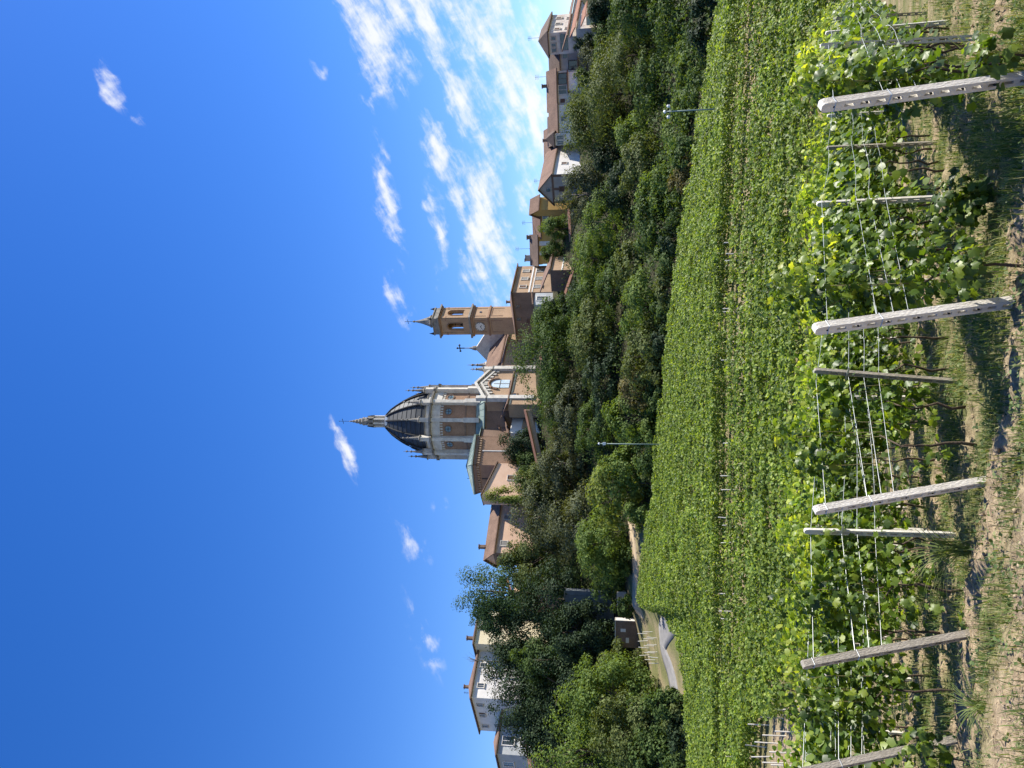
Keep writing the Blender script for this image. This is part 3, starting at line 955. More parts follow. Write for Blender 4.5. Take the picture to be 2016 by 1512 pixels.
# ------------------------------------------------------------------ far vineyard: rows across the valley
def far_row(y, xa, xb, label, group, dens=95, hgt=VH, lowcut=.45):
    n = int((xb - xa) * dens)
    x = rs.uniform(xa, xb, n)
    yy = y + .25 * np.sin(x * .11 + y) + rs.normal(0, .30, n)
    top = hgt * (.92 + .16 * fbm(x * .9, x * 0 + y, 2, 71))
    h = top * (1 - .78 * rs.rand(n) ** 1.7)
    keep = fbm(x * .8, h * 1.5 + y, 2, 91) > .26
    miss = fbm(x * .22 + 5 * y, x * 0 + 3.3, 2, 19)
    keep &= ~((miss < .2) & (h > .5))
    x, yy, h = x[keep], yy[keep], h[keep]; n = len(x)
    pos = np.stack([x, yy, H(x, yy) + h], -1)
    nrm = np.stack([rs.normal(.1, .5, n), rs.normal(-.35, .55, n), rs.normal(.85, .45, n)], -1)
    v_, f_ = scatter(T_D, pos, frames(nrm, rs, droop=(0, -.2, -.6)), rs.uniform(.19, .33, n))
    b = Vector((float((xa + xb) / 2), y, float(H(np.float64((xa + xb) / 2), np.float64(y)))))
    root = thing('vine_row', b, label, 'vine row', group)
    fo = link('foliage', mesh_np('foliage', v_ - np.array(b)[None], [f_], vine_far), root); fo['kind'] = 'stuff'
    return root


yv = 46.3; k_ = 0
ym = []
while yv < 62.0:
    ym.append(yv); yv += 2.1
for j, y in enumerate(reversed(ym)):
    far_row(y, (-.56 if y > 53.5 else -.415) * y, .56 * y, 'leafy vine row in the valley, %s below the dirt path' % ORD[j], 'vine rows below the dirt path', dens=200)
y = 65.2; j = 0
while y < 113:
    xs_ = np.arange(-62, 62, .5)
    ok = np.array([yedge(x / y) + .3 > y for x in xs_])
    if ok.any():
        # the longest run of this row that lies inside the field
        runs = np.split(np.arange(len(xs_)), np.where(np.diff(ok.astype(int)) != 0)[0] + 1)
        runs = [r_ for r_ in runs if ok[r_[0]]]
        r_ = max(runs, key=len)
        if len(r_) > 6:
            far_row(y, max(xs_[r_[0]], -.56 * y), min(xs_[r_[-1]], .56 * y), 'leafy vine row on the far slope, %s up from the dirt path' % ORD[j], 'vine rows above the dirt path', dens=185 if j else 230)
            j += 1
    y += 2.25

# stakes along the path and in the bare plot in the valley
SM = bpy.data.meshes.new('stake')
sm_ = MB(); sm_.lathe((0, 0), [(.042, -.3), (.042, 1.35), (.02, 1.4)], 5); SM.from_pydata(sm_.v, [], sm_.f); SM.materials.append(concrete)
PATH_U = [(1035, 1.0), (1000, 1.0), (1012, .9), (905, 1.0), (898, 1.0), (838, .9), (804, 1.0), (640, .9), (575, 1.1), (548, 1.0), (490, 1.2), (478, 1.0), (445, 1.0), (342, 1.1), (308, 1.2), (292, 1.0), (118, 1.0), (22, 1.1)]
PATH_U.sort()
for j, (u, sc) in enumerate(PATH_U):
    p = pt(u, 1457, 62.9 + (j % 3) * .3); p.z = float(H(np.float64(p.x), np.float64(p.y)))
    o = link('stake', SM, None, p); o.scale = (1, 1, .95 * sc); o.rotation_euler = (rs.normal(0, .05), rs.normal(0, .06), 0)
    tag(o, 'thin pale stake standing on the dirt path between vine blocks, %s from the left' % ORD[j], 'stake', 'stakes on the dirt path')
BARE = [(118, 1556, 47), (98, 1545, 50), (64, 1535, 49), (48, 1536, 51), (30, 1548, 47), (22, 1530, 52), (10, 1540, 48.5), (84, 1522, 54), (40, 1520, 54.5), (132, 1550, 47.5), (5, 1552, 46.5), (72, 1552, 46.2), (140, 1535, 50.5)]
BARE.sort()
for j, (u, v, y) in enumerate(BARE):
    p = pt(u, v, y); p.z = float(H(np.float64(p.x), np.float64(p.y)))
    o = link('stake', SM, None, p); o.rotation_euler = (rs.normal(0, .04), rs.normal(0, .05), 0)
    tag(o, 'thin pale stake in the bare plot at the left edge, %s from the left' % ORD[j], 'stake', 'stakes in the bare plot')
# young vineyard beside the road
YNG = [(205, 1318, 112), (216, 1309, 112), (228, 1302, 112), (242, 1296, 112), (256, 1290, 112), (212, 1300, 115), (226, 1294, 115), (240, 1288, 115), (254, 1284, 115), (268, 1290, 115), (222, 1285, 118), (236, 1280, 118), (250, 1285, 118), (264, 1280, 118)]
YNG.sort()
for j, (u, v, y) in enumerate(YNG):
    p = pt(u, v, y); p.z = float(H(np.float64(p.x), np.float64(p.y)))
    o = link('stake', SM, None, p); o.rotation_euler = (rs.normal(0, .05), rs.normal(0, .05), 0); o.scale = (1.3, 1.3, 1.0)
    tag(o, 'stake of the bare young vineyard above the road, %s from the left' % ORD[j], 'stake', 'stakes above the road')

# ------------------------------------------------------------------ grass, straw, weeds and clods on the near ground
def blades(name, n, sampler, hmin, hmax, wid, mat, lean=.5, flat=False, nseg=2):
    x, y = sampler(n); n = len(x)
    z = H(x, y) + relief(x, y)
    ang = rs.uniform(0, 2 * np.pi, n); hh = rs.uniform(hmin, hmax, n); ln = np.abs(rs.normal(lean, .3, n))
    if flat: ln = np.full(n, 1.0)
    dx, dy = np.cos(ang), np.sin(ang)
    w = wid * rs.uniform(.6, 1.3, n)
    px, py = -dy * w, dx * w
    up = hh * (np.sqrt(np.maximum(0, 1 - np.minimum(ln, .96) ** 2)) if not flat else rs.uniform(.02, .25, n)); out_ = hh * np.minimum(ln, 1)
    b = np.stack([x, y, z - .005], -1)
    side = np.stack([px, py, np.zeros(n)], -1)
    mid = b + np.stack([dx * out_ * .35, dy * out_ * .35, up * .62], -1)
    tip = b + np.stack([dx * out_, dy * out_, up], -1)
    V = np.stack([b - side, b + side, mid + side * .8, mid - side * .8, tip], 1).reshape(-1, 3)
    o4 = np.arange(n) * 5
    F_q = np.stack([o4, o4 + 1, o4 + 2, o4 + 3], -1); F_t = np.stack([o4 + 3, o4 + 2, o4 + 4], -1)
    o = link(name, mesh_np(name, V, [F_q, F_t], mat))
    return o


def sample_grass(n):
    y = 7.0 + 14 * rs.rand(n) ** 1.5; x = rs.uniform(-.56, .54, n) * y * 1.02
    sl = soilness(x, y); cl = fbm(x * 2.2, y * 2.2, 3, 61)
    k = (rs.rand(n) > sl * .94) & (cl > .42)
    return x[k], y[k]


def sample_any(n):
    y = 7.0 + 10 * rs.rand(n) ** 1.4; x = rs.uniform(-.56, .54, n) * y * 1.02
    k = fbm(x * 1.5, y * 1.5, 3, 67) > .30
    return x[k], y[k]


g1 = blades('grass', 80000, sample_grass, .05, .24, .0048, grass_m, .5)
tag(g1, 'low green grass and weeds between the near vine rows', 'grass', kind='stuff')
g2 = blades('straw', 30000, sample_any, .04, .16, .0035, straw_m, 1.0, flat=True)
nw_ = 42000
yw = 7.0 + 12 * rs.rand(nw_) ** 1.4; xw = rs.uniform(-.56, .54, nw_) * yw
kw_ = (fbm(xw * 1.7, yw * 1.7, 3, 63) > .50) & (rs.rand(nw_) > soilness(xw, yw) * .8); xw, yw = xw[kw_], yw[kw_]; nw_ = len(xw)
hw = rs.rand(nw_) ** 1.5 * (.05 + .22 * np.clip(fbm(xw * 2.5, yw * 2.5, 2, 64) - .35, 0, 1) * 2)
pw = np.stack([xw, yw, H(xw, yw) + relief(xw, yw) + hw], -1)
v_, f_ = scatter(T_D, pw, frames(np.array([[.1, -.2, .8]]) + rs.normal(0, .5, (nw_, 3)), rs), rs.uniform(.022, .065, nw_))
g3 = link('ground_weeds', mesh_np('ground_weeds', v_, [f_], weed_m)); tag(g3, 'small broad leaved weeds covering the ground between near rows', 'weeds', kind='stuff')
tag(g2, 'dry straw and cut grass lying on the near soil', 'straw', kind='stuff')


def clods():
    n = 3000
    y = 7.2 + 6 * rs.rand(n) ** 1.2; x = rs.uniform(-.56, .54, n) * y
    k = rs.rand(n) < soilness(x, y); x, y = x[k], y[k]; n = len(x)
    z = H(x, y) + relief(x, y)
    V0 = np.array([(1, 0, 0), (0, 1, 0), (-1, 0, 0), (0, -1, 0), (0, 0, .8), (0, 0, -.8)], float)
    Fc = np.array([(0, 1, 4), (1, 2, 4), (2, 3, 4), (3, 0, 4), (1, 0, 5), (2, 1, 5), (3, 2, 5), (0, 3, 5)])
    pos = np.stack([x, y, z + .004], -1)
    nrm = rs.normal(size=(n, 3))
    sz_ = .010 + .03 * rs.rand(n) ** 3
    Vj = V0[None] * rs.uniform(.5, 1.2, (n, 6, 1))
    rot = frames(nrm, rs)
    W_ = np.einsum('nij,nvj->nvi', rot, Vj) * sz_[:, None, None] + pos[:, None, :]
    F_ = Fc[None] + (np.arange(n) * 6)[:, None, None]
    return mesh_np('soil_clods', W_.reshape(-1, 3), [F_.reshape(-1, 3)], surf('clod', (.24, .18, .11), (.42, .33, .21), 3))


cl = link('soil_clods', clods()); tag(cl, 'crumbled dry clods of earth on the near soil', 'soil', kind='stuff')


def weed(u, v, d, hgt, n, label, spread=.35, kind='grass'):
    p = ptd(u, v, d); p.z = float(H(np.float64(p.x), np.float64(p.y)))
    root = thing('weed', p, label, 'weed', 'tall weeds at the foot of the near rows')
    for k_ in range(n):
        a = rs.uniform(0, 2 * math.pi); hh = hgt * rs.uniform(.55, 1.1); ln = rs.uniform(.25, 1.0) * spread * 2
        d_ = Vector((math.cos(a), math.sin(a), 0)); w = Vector((-d_.y, d_.x, 0)) * (.0065 if kind == 'grass' else .02) * rs.uniform(.7, 1.2)
        o_ = p + d_ * rs.uniform(0, .08)
        pts_ = []
        for t in (0, .3, .55, .8, 1):
            pts_.append(o_ + d_ * (ln * t * t) + Vector((0, 0, hh * (t * 1.6 - .75 * t * t) / .85)))
        m = MB(); vs = []; ws = (.6, 1, .95, .6, .05)
        for q_, t in zip(pts_, ws): vs += [q_ - w * t, q_ + w * t]
        m.add(vs, [(2 * j_, 2 * j_ + 1, 2 * j_ + 3, 2 * j_ + 2) for j_ in range(4)])
        m.build('blade', grass_m, root)


weed(430, 1880, 9.6, .58, 80, 'big tuft of long grass blades between the two middle-left leaning posts', .42)
weed(1395, 1860, 9.0, .46, 60, 'tuft of bright grass blades right of the large leaning post', .35)
weed(1125, 1905, 8.9, .4, 60, 'grass tuft below the leafy clump right of the tallest leaning post', .3)
weed(120, 1985, 8.4, .22, 60, 'low blue-green grass tuft on bare soil at the bottom left', .3)
weed(330, 2003, 8.2, .16, 36, 'small grass tuft on the soil right of the weathered post', .2)
weed(700, 1990, 8.1, .22, 22, 'small grass tuft in the soil left of the tallest post', .25)
weed(1220, 1935, 8.3, .34, 26, 'grass tuft in the shade left of the large leaning post', .25)


def leaf_clump(u, v, d, rad, n, label):
    p = ptd(u, v, d); g = float(H(np.float64(p.x), np.float64(p.y)))
    root = thing('vine_shoot', (p.x, p.y, g), label, 'vine shoot', 'low vine shoots at the row ends')
    c = np.array([[p.x, p.y, p.z]])
    dirs = rs.normal(size=(n, 3)); dirs /= np.linalg.norm(dirs, axis=1, keepdims=True)
    pos = c + dirs * (rad * rs.rand(n)[:, None] ** .5) * np.array([[1, .8, .75]])
    pos[:, 2] = np.maximum(pos[:, 2], g + .06)
    rot = frames(dirs * .6 + np.array([[.2, -.3, .7]]) + rs.normal(0, .4, (n, 3)), rs, droop=(0, 0, -.7))
    size = rs.uniform(.09, .15, n)
    for j_ in range(n):
        o = bpy.data.objects.new('leaf', leaf_meshes[j_ % 3]); COL.objects.link(o); o.parent = root
        o.matrix_local = Matrix([[float(rot[j_, a, c_]) * float(size[j_]) for c_ in range(3)] + [float(pos[j_, a]) - (p.x, p.y, g)[a]] for a in range(3)] + [[0, 0, 0, 1]])
    m = MB(); m.tube([Vector((p.x, p.y, g - .05)), Vector((p.x + .03, p.y, (g + p.z) / 2)), p], [.02, .014, .008], 5); m.build('stem', bark, root)


leaf_clump(1112, 1885, 8.9, .42, 130, 'low leafy vine clump hiding the foot of the post right of centre')
leaf_clump(985, 1905, 7.6, .30, 46, 'vine leaves against the lower part of the tallest leaning post')
leaf_clump(1395, 1945, 7.3, .33, 44, 'vine leaves beside the foot of the large leaning post')
leaf_clump(20, 1815, 9.6, .4, 60, 'vine leaves in front of the left-edge leaning post')
leaf_clump(290, 1905, 9.4, .2, 18, 'small bright shoot at the foot of the weathered leaning post')

# ------------------------------------------------------------------ houses
Z = Vector((0, 0, 1))


def solve_len(C, d, u, z):
    k = (u - 756.0) / FPX
    return (k * (C.y * CP + (z - EZ) * SP) - C.x) / (d.x - k * d.y * CP)


class House:
    def __init__(s, name, label, uc, ve, y, th, ul, ur, wall, roofm, roof='hip', rise=2.0, over=.45, depth=9.0, cat='house', ll=None, lr=None, vb=None, group='houses of the hilltop village', thick=.22):
        th = R(th)
        s.dL = Vector((-math.cos(th), math.sin(th), 0)); s.dR = Vector((math.sin(th), math.cos(th), 0))
        s.nL = -s.dR.copy(); s.nR = -s.dL.copy()
        C = pt(uc, ve, y); s.ze = C.z; C.z = 0; s.C = C
        Ce = Vector((C.x, C.y, s.ze))
        s.a = ll if ll else abs(solve_len(Ce, s.dL, ul, s.ze)); s.b = lr if lr else abs(solve_len(Ce, s.dR, ur, s.ze))
        q = [C, C + s.dR * s.b, C + s.dR * s.b + s.dL * s.a, C + s.dL * s.a]
        s.q = q
        zb = min(float(H(np.float64(p.x), np.float64(p.y))) for p in q) - .6
        s.zb = zb if vb is None else min(zb, zat(vb, y))
        cen = (q[0] + q[2]) / 2
        s.root = thing(name, (cen.x, cen.y, s.zb), label, cat, group)
        s.wallm = wall; s.rise = rise; s.over = over; s.roofk = roof
        m = MB(); m.prism([(p.x, p.y) for p in q], s.zb, s.ze)
        ri = rise
        if roof == 'gableL':     # ridge along dL, gable triangles on the right face and the far end
            for e in (q[0], q[3]):
                d = s.dL * (.3 if e is q[0] else -.3)
                A, B_, = e, e + s.dR * s.b
                M_ = (A + B_) / 2
                m.add([(A.x, A.y, s.ze), (B_.x, B_.y, s.ze), (M_.x, M_.y, s.ze + ri), (A.x + d.x, A.y + d.y, s.ze), (B_.x + d.x, B_.y + d.y, s.ze), (M_.x + d.x, M_.y + d.y, s.ze + ri)],
                      [(0, 1, 2), (5, 4, 3), (0, 3, 4, 1), (1, 4, 5, 2), (2, 5, 3, 0)])
        if roof == 'gableR':
            for e in (q[0], q[1]):
                d = s.dR * (.3 if e is q[0] else -.3)
                A, B_ = e, e + s.dL * s.a
                M_ = (A + B_) / 2
                m.add([(A.x, A.y, s.ze), (B_.x, B_.y, s.ze), (M_.x, M_.y, s.ze + ri), (A.x + d.x, A.y + d.y, s.ze), (B_.x + d.x, B_.y + d.y, s.ze), (M_.x + d.x, M_.y + d.y, s.ze + ri)],
                      [(0, 1, 2), (5, 4, 3), (0, 3, 4, 1), (1, 4, 5, 2), (2, 5, 3, 0)])
        if roof == 'shedB':
            A, B_, C_, D_ = q[0], q[1], q[2], q[3]
            m.add([A + Z * s.ze, B_ + Z * s.ze, C_ + Z * s.ze, D_ + Z * s.ze, A + Z * (s.ze + ri), D_ + Z * (s.ze + ri)], [(0, 1, 4), (3, 5, 2), (0, 4, 5, 3), (1, 2, 5, 4), (3, 2, 1, 0)])
        s.wall = m.build('wall', wall, s.root)
        o = over; r = MB(); t_ = thick
        def slab(e0, e1, r0, r1):
            r.hexa([(p.x, p.y, p.z) for p in (e0, e1, r1, r0)] + [(p.x, p.y, p.z + t_) for p in (e0, e1, r1, r0)])
        if roof in ('gableL', 'gableR'):
            if roof == 'gableL': P, D, Wd, Wl, Ln = q[0], s.dL, s.dR, s.b, s.a
            else: P, D, Wd, Wl, Ln = q[0], s.dR, s.dL, s.a, s.b
            sl = ri / (Wl / 2)
            A0 = P - D * o; A1 = P + D * (Ln + o)
            mid0, mid1 = A0 + Wd * (Wl / 2), A1 + Wd * (Wl / 2)
            rz = s.ze + ri + .02
            for sg in (0, 1):
                off = Wd * (-o if sg == 0 else Wl + o)
                e0 = A0 + off; e1 = A1 + off
                e0.z = e1.z = s.ze + .02 - o * sl
                a_, b_ = mid0.copy(), mid1.copy(); a_.z = b_.z = rz
                slab(e0, e1, a_, b_)
            s.ridge = (Vector((mid0.x, mid0.y, rz + t_)), Vector((mid1.x, mid1.y, rz + t_)))
        elif roof == 'hip':
            qq = [q[0] - s.dR * o - s.dL * o, q[1] + s.dR * o - s.dL * o, q[2] + s.dR * o + s.dL * o, q[3] - s.dR * o + s.dL * o]
            m_ = min(s.a, s.b) / 2 + o
            if s.a >= s.b:
                mid = (qq[0] + qq[1]) / 2; mid2 = (qq[3] + qq[2]) / 2; D = s.dL
            else:
                mid = (qq[0] + qq[3]) / 2; mid2 = (qq[1] + qq[2]) / 2; D = s.dR
            r0 = mid + D * m_ * .999; r1 = mid2 - D * m_ * .999
            base = [(p.x, p.y, s.ze) for p in qq]; up = [(p.x, p.y, s.ze + t_) for p in qq]
            vs = base + up + [(r0.x, r0.y, s.ze + t_ + ri), (r1.x, r1.y, s.ze + t_ + ri)]
            if s.a >= s.b: fs = [(4, 5, 8), (5, 6, 9, 8), (6, 7, 9), (7, 4, 8, 9)]
            else: fs = [(4, 7, 8), (7, 6, 9, 8), (6, 5, 9), (5, 4, 8, 9)]
            fs += [(3, 2, 1, 0)] + [(i, (i + 1) % 4, 4 + (i + 1) % 4, 4 + i) for i in range(4)]
            r.add(vs, fs)
            s.ridge = (Vector(vs[8]), Vector(vs[9]))
        elif roof == 'shedL':    # falls towards the left face
            e0 = q[0] - s.dR * o - s.dL * o; e1 = q[3] - s.dR * o + s.dL * o
            a_ = q[1] - s.dL * o; b_ = q[2] + s.dL * o
            e0.z = e1.z = s.ze; a_.z = b_.z = s.ze + ri
            slab(e0, e1, a_, b_); s.ridge = (a_, b_)
        elif roof == 'shedB':    # high along the left face, falls away behind it
            e0 = q[1] + s.dR * o - s.dL * o; e1 = q[2] + s.dR * o + s.dL * o
            a_ = q[0] - s.dL * o; b_ = q[3] + s.dL * o
            e0.z = e1.z = s.ze; a_.z = b_.z = s.ze + ri
            slab(e0, e1, a_, b_); s.ridge = (a_, b_)
        elif roof == 'shedR':
            e0 = q[0] - s.dL * o - s.dR * o; e1 = q[1] - s.dL * o + s.dR * o
            a_ = q[3] - s.dR * o; b_ = q[2] + s.dR * o
            e0.z = e1.z = s.ze; a_.z = b_.z = s.ze + ri
            slab(e0, e1, a_, b_); s.ridge = (a_, b_)
        else:
            e0 = q[0] - s.dR * o - s.dL * o; e1 = q[3] - s.dR * o + s.dL * o; a_ = q[1] + s.dR * o - s.dL * o; b_ = q[2] + s.dR * o + s.dL * o
            for p in (e0, e1, a_, b_): p.z = s.ze
            slab(e0, e1, a_, b_); s.ridge = (a_, b_)
        s.roof = r.build('roof', roofm, s.root)

    def face(s, f):
        return (s.C, s.dL, s.nL, s.a) if f == 'L' else (s.C, s.dR, s.nR, s.b)

    def panel(s, f, t, below, w, h, proud, name, mat, parent=None, z=None):
        C, d, n, ln = s.face(f)
        c = C + d * (ln * t) + n * (proud / 2 - .05)
        z1 = (s.ze - below) if z is None else z
        return MB().obox((c.x, c.y), d, n, w, proud + .1, z1 - h, z1).build(name, mat, parent or s.root)

    def win(s, f, t, below, w=1.0, h=1.5, style='plain', fm=None):
        C, d, n, ln = s.face(f)
        z1 = s.ze - below
        fm = fm or stone_w
        m = MB(); c = C + d * (ln * t)
        fw = .16
        for sg in (-1, 1):
            cc = c + d * (sg * (w / 2 + fw / 2)) + n * .05
            m.obox((cc.x, cc.y), d, n, fw, .22, z1 - h, z1)
        cc = c + n * .06
        m.obox((cc.x, cc.y), d, n, w + 2.4 * fw, .26, z1, z1 + fw)
        m.obox((cc.x, cc.y), d, n, w + 2.8 * fw, .34, z1 - h - fw, z1 - h)
        wnd = m.build('window', fm, s.root)
        if style in ('plain', 'shut_half'):
            cc = c + n * .02
            MB().obox((cc.x, cc.y), d, n, w - .004, .10, z1 - h + .002, z1 - .002).build('pane', glass, wnd)
            mb = MB(); cc = c + n * .085
            mb.obox((cc.x, cc.y), d, n, .07, .05, z1 - h + .003, z1 - .003)
            mb.build('mullion', fm, wnd)
        if style == 'shut':
            for sg in (-1, 1):
                cc = c + d * (sg * w / 4) + n * .05
                MB().obox((cc.x, cc.y), d, n, w / 2 - .02, .12, z1 - h + .002, z1 - .002).build('shutter', shutter, wnd)
        if style == 'shutg':
            for sg in (-1, 1):
                cc = c + d * (sg * w / 4) + n * .05
                MB().obox((cc.x, cc.y), d, n, w / 2 - .02, .12, z1 - h + .002, z1 - .002).build('shutter', shutter_g, wnd)
        if style == 'shut_half':
            for sg in (-1, 1):
                cc = c + d * (sg * (w * .78)) + n * .09
                MB().obox((cc.x, cc.y), d, n, w * .5, .06, z1 - h, z1).build('shutter', shutter, wnd)
        if style == 'hole':
            cc = c + n * .02
            MB().obox((cc.x, cc.y), d, n, w - .004, .10, z1 - h + .002, z1 - .002).build('pane', glass, wnd)
        return wnd

    def band(s, f, below, h, mat, proud=.08, name='string_course'):
        C, d, n, ln = s.face(f)
        c = C + d * (ln / 2) + n * (proud / 2 - .05)
        MB().obox((c.x, c.y), d, n, ln + .06, proud + .1, s.ze - below - h, s.ze - below).build(name, mat, s.root)

    def chimney(s, t, h=1.3, w=.7, mat=None, side=0.0):
        a, b = s.ridge; p = a + (b - a) * t
        p = p + (s.dR if s.roofk == 'gableL' else s.dL) * side
        ch = MB().obox((p.x, p.y), s.dL, s.dR, w, w * .8, p.z - 1.6, p.z + h).build('chimney', mat or brick_dark, s.roof)
        MB().obox((p.x, p.y), s.dL, s.dR, w + .25, w * .8 + .25, p.z + h, p.z + h + .16).build('chimney_cap', tiles, s.roof)

    def antenna(s, t, h=2.6):
        a, b = s.ridge; p = a + (b - a) * t
        m = MB(); m.tube([p - Z * .5, p + Z * h], .035, 4)
        for k_ in range(3):
            zz = h - .15 - k_ * .3
            m.tube([p + s.dL * .55 + Z * zz, p - s.dL * .55 + Z * zz], .025, 4)
        m.build('antenna', metal_dk, s.roof)


VG = 'houses of the hilltop village'
# ---- right-hand village, from the right edge inwards
h = House('farm_house', 'tall old house with peeling white plaster and hipped brown roof at far right', 1447, 1079, 168, 42, 1404, 1512, plaster_old, tiles_dark, 'hip', 2.4, .6, vb=1135, lr=12.5)
for t, bl in ((.16, 1.3), (.44, 1.3), (.76, 1.2)): h.win('R', t, bl, .95, 1.1, 'shut' if t != .44 else 'plain')
for t in (.16, .72): h.win('R', t, 3.6, .9, 1.1, 'shut')
for t in (.25, .55, .8): h.win('L', t, .7, .6, .8, 'hole', plaster_grey)
h.win('L', .45, 2.6, 3.4, 1.7, 'plain', plaster_grey); h.antenna(.3)
h = House('farm_house', 'low terracotta roofed outbuilding in front of the peeling white house', 1440, 1118, 163, 42, 1412, 1530, plaster_old, tiles, 'shedR', 1.3, .5, vb=1150)
h.win('R', .5, .8, 1.2, .9, 'plain')
h = House('farm_house', 'small white walled house under the peeling house, red tiled roof', 1455, 1134, 159, 40, 1440, 1525, plaster_old, tiles_red, 'shedR', 1.2, .5, vb=1170)
h.win('R', .35, .7, .9, 1.0, 'plain'); h.win('R', .7, .7, .9, 1.0, 'plain')
h = House('farm_house', 'little cream house with dark window at the wood edge far right', 1478, 1154, 155, 46, 1462, 1505, plaster_cream, tiles_red, 'shedR', 1.0, .4, vb=1180)
h.win('R', .5, .5, .8, 1.0, 'plain'); h.win('R', .85, .5, .8, 1.0, 'plain')
h = House('barn', 'open dark barn with brown roof at the right edge above the trees', 1512, 1168, 153, 30, 1490, 1560, wood_dk, tiles_red, 'shedL', 1.0, .5, vb=1195)
h = House('farm_house', 'brown roofed house with lean-to porch left of the peeling house', 1413, 1100, 172, 25, 1352, 1440, plaster_grey, tiles_dark, 'gableL', 2.6, .5, vb=1140, lr=9)
h.win('L', .2, .9, .8, 1.0, 'hole', plaster_grey); h.win('L', .55, 2.2, 2.4, 1.8, 'plain', wood_dk); h.win('L', .85, .8, .8, 1.0, 'shut')
h = House('farm_house', 'long low red roofed shed below the village roofs at right', 1395, 1138, 160, 20, 1345, 1418, brick_dark, tiles_red, 'shedL', 1.4, .5, vb=1160)
h.win('L', .4, .6, .9, .9, 'hole', brick_dark)
h = House('farm_house', 'long grey house with glazed veranda under a brown roof, right village', 1372, 1094, 173, 14, 1300, 1392, plaster_old, tiles, 'gableL', 2.4, .6, vb=1130, lr=8)
h.win('L', .22, .6, 2.2, 1.8, 'plain', wood_dk); h.win('L', .52, .6, 1.8, 1.8, 'plain', stone_w); h.win('L', .82, .9, .9, 1.1, 'shut'); h.chimney(.35, .9); h.antenna(.12)
h = House('farm_house', 'small red roofed annex with white tank in front of the glazed veranda', 1370, 1118, 166, 18, 1335, 1385, plaster_w, tiles_red, 'shedL', 1.2, .4, vb=1140)
h = House('farm_house', 'pale plaster house under a long brown roof, middle of the right village', 1305, 1097, 174, 16, 1278, 1340, plaster_w, tiles, 'gableL', 2.2, .5, vb=1130, lr=8, ll=6)
h.win('L', .5, .8, 1.0, 1.2, 'plain')
h = House('farm_house', 'long brown tiled roof with chimney behind the big oak, right village', 1285, 1092, 178, 8, 1232, 1310, plaster_old, tiles_dark, 'gableL', 2.0, .5, vb=1120, lr=9)
h.chimney(.75, 1.0, .55); h.win('L', .3, .7, 1.0, 1.2, 'plain'); h.win('L', .7, .7, 1.0, 1.2, 'plain')
h = House('farm_house', 'house with open loggia and two dark windows beside the white wall', 1248, 1092, 175, 30, 1226, 1262, plaster_w, tiles_dark, 'hip', 2.0, .5, vb=1120)
h.win('L', .35, .5, 1.0, 1.4, 'plain'); h.win('L', .75, .5, 1.0, 1.4, 'plain')
h = House('barn', 'grey gabled house with brown framing and long bright white side wall', 1168, 1085, 170, 40, 1112, 1234, plaster_grey, tiles, 'gableR', 3.0, .5, vb=1135)
m_ = h
for t in (.04, .5, .96): m_.panel('L', t, 0.05 if t != .5 else .05, .55, 5.5, .08, 'timber_frame', brown_trim)
m_.panel('L', .5, -.02, m_.a - .02, .45, .1, 'timber_beam', brown_trim)
m_.win('L', .52, -1.3, .8, .9, 'hole', plaster_grey)
m_.win('L', .5, 1.7, .9, 1.0, 'shut', brown_trim)
# white rendered side wall of the gabled house
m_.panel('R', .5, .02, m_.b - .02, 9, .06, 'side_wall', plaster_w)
m_.win('R', .30, 2.0, .9, 1.1, 'shut')
h = House('farm_house', 'mustard yellow house with white end gable behind the cypress bush', 1098, 1056, 182, 62, 1086, 1160, plaster_yel, tiles, 'gableR', 1.7, .5, vb=1090, lr=4, ll=None)
h = House('farm_house', 'long mustard yellow house front with brown roof and grey windows', 1096, 1062, 184, 20, 1046, 1112, plaster_yel, tiles, 'gableL', 2.0, .55, vb=1095, lr=6)
h.win('L', .25, .8, 1.0, 1.2, 'plain'); h.win('L', .7, .8, 1.0, 1.2, 'plain'); h.antenna(.5); h.chimney(1.0, 1.4, .9)
h = House('farm_house', 'bright yellow house with white bands beside the brick palazzo', 1046, 1058, 186, 12, 992, 1060, plaster_yel, tiles_dark, 'gableL', 2.2, .5, vb=1085, lr=7)
for t in (.25, .6): h.panel('L', t, .4, 1.0, 2.6, .06, 'white_band', plaster_w)
h.chimney(.72, 1.0, .9, plaster_grey); h.chimney(.82, 1.2, .6, plaster_grey); h.antenna(.45, 3.6)
h = House('farm_house', 'long dark tiled roof behind the grey gabled house', 1258, 1084, 184, 8, 1112, 1275, plaster_old, tiles, 'gableL', 2.0, .5, vb=1110, lr=9)
h.antenna(.65)
# brick palazzo
h = House('palazzo', 'pale brick palazzo with white string courses and shuttered windows', 936, 1008, 180, 38, 857, 990, brick_pale, tiles, 'hip', 1.7, .6, vb=1085, cat='palazzo', lr=12.5, ll=13.5)
m_ = h
for f_, ln in (('R', 1),):
    for t in (.2, .5, .8):
        m_.win('R', t, 1.6, .95, 1.5, 'shutg' if t > .3 else 'shut')
        m_.win('R', t, 5.0, 1.0, 1.9, 'plain' if t > .6 else 'shutg')
    m_.band('R', 3.85, .35, plaster_w); m_.band('R', 4.7, .18, plaster_w)
m_.panel('L', .5, .0, m_.a - .02, 12, .06, 'side_wall', brick_dark)  # the shade on this flank is put into the colour as darker brick
for t in (.28, .55, .82): m_.win('L', t, .5, .8, 1.0, 'hole', brick_dark)
m_.win('L', .6, 2.9, 1.4, 1.6, 'shut', brick_dark)
m_.chimney(.2, .8, .5)
h = House('lean_to', 'pale lean-to with small windows below the dark side of the palazzo', 912, 1050, 172, 38, 868, 935, plaster_blue, tiles, 'shedL', .8, .4, vb=1080, cat='lean-to')
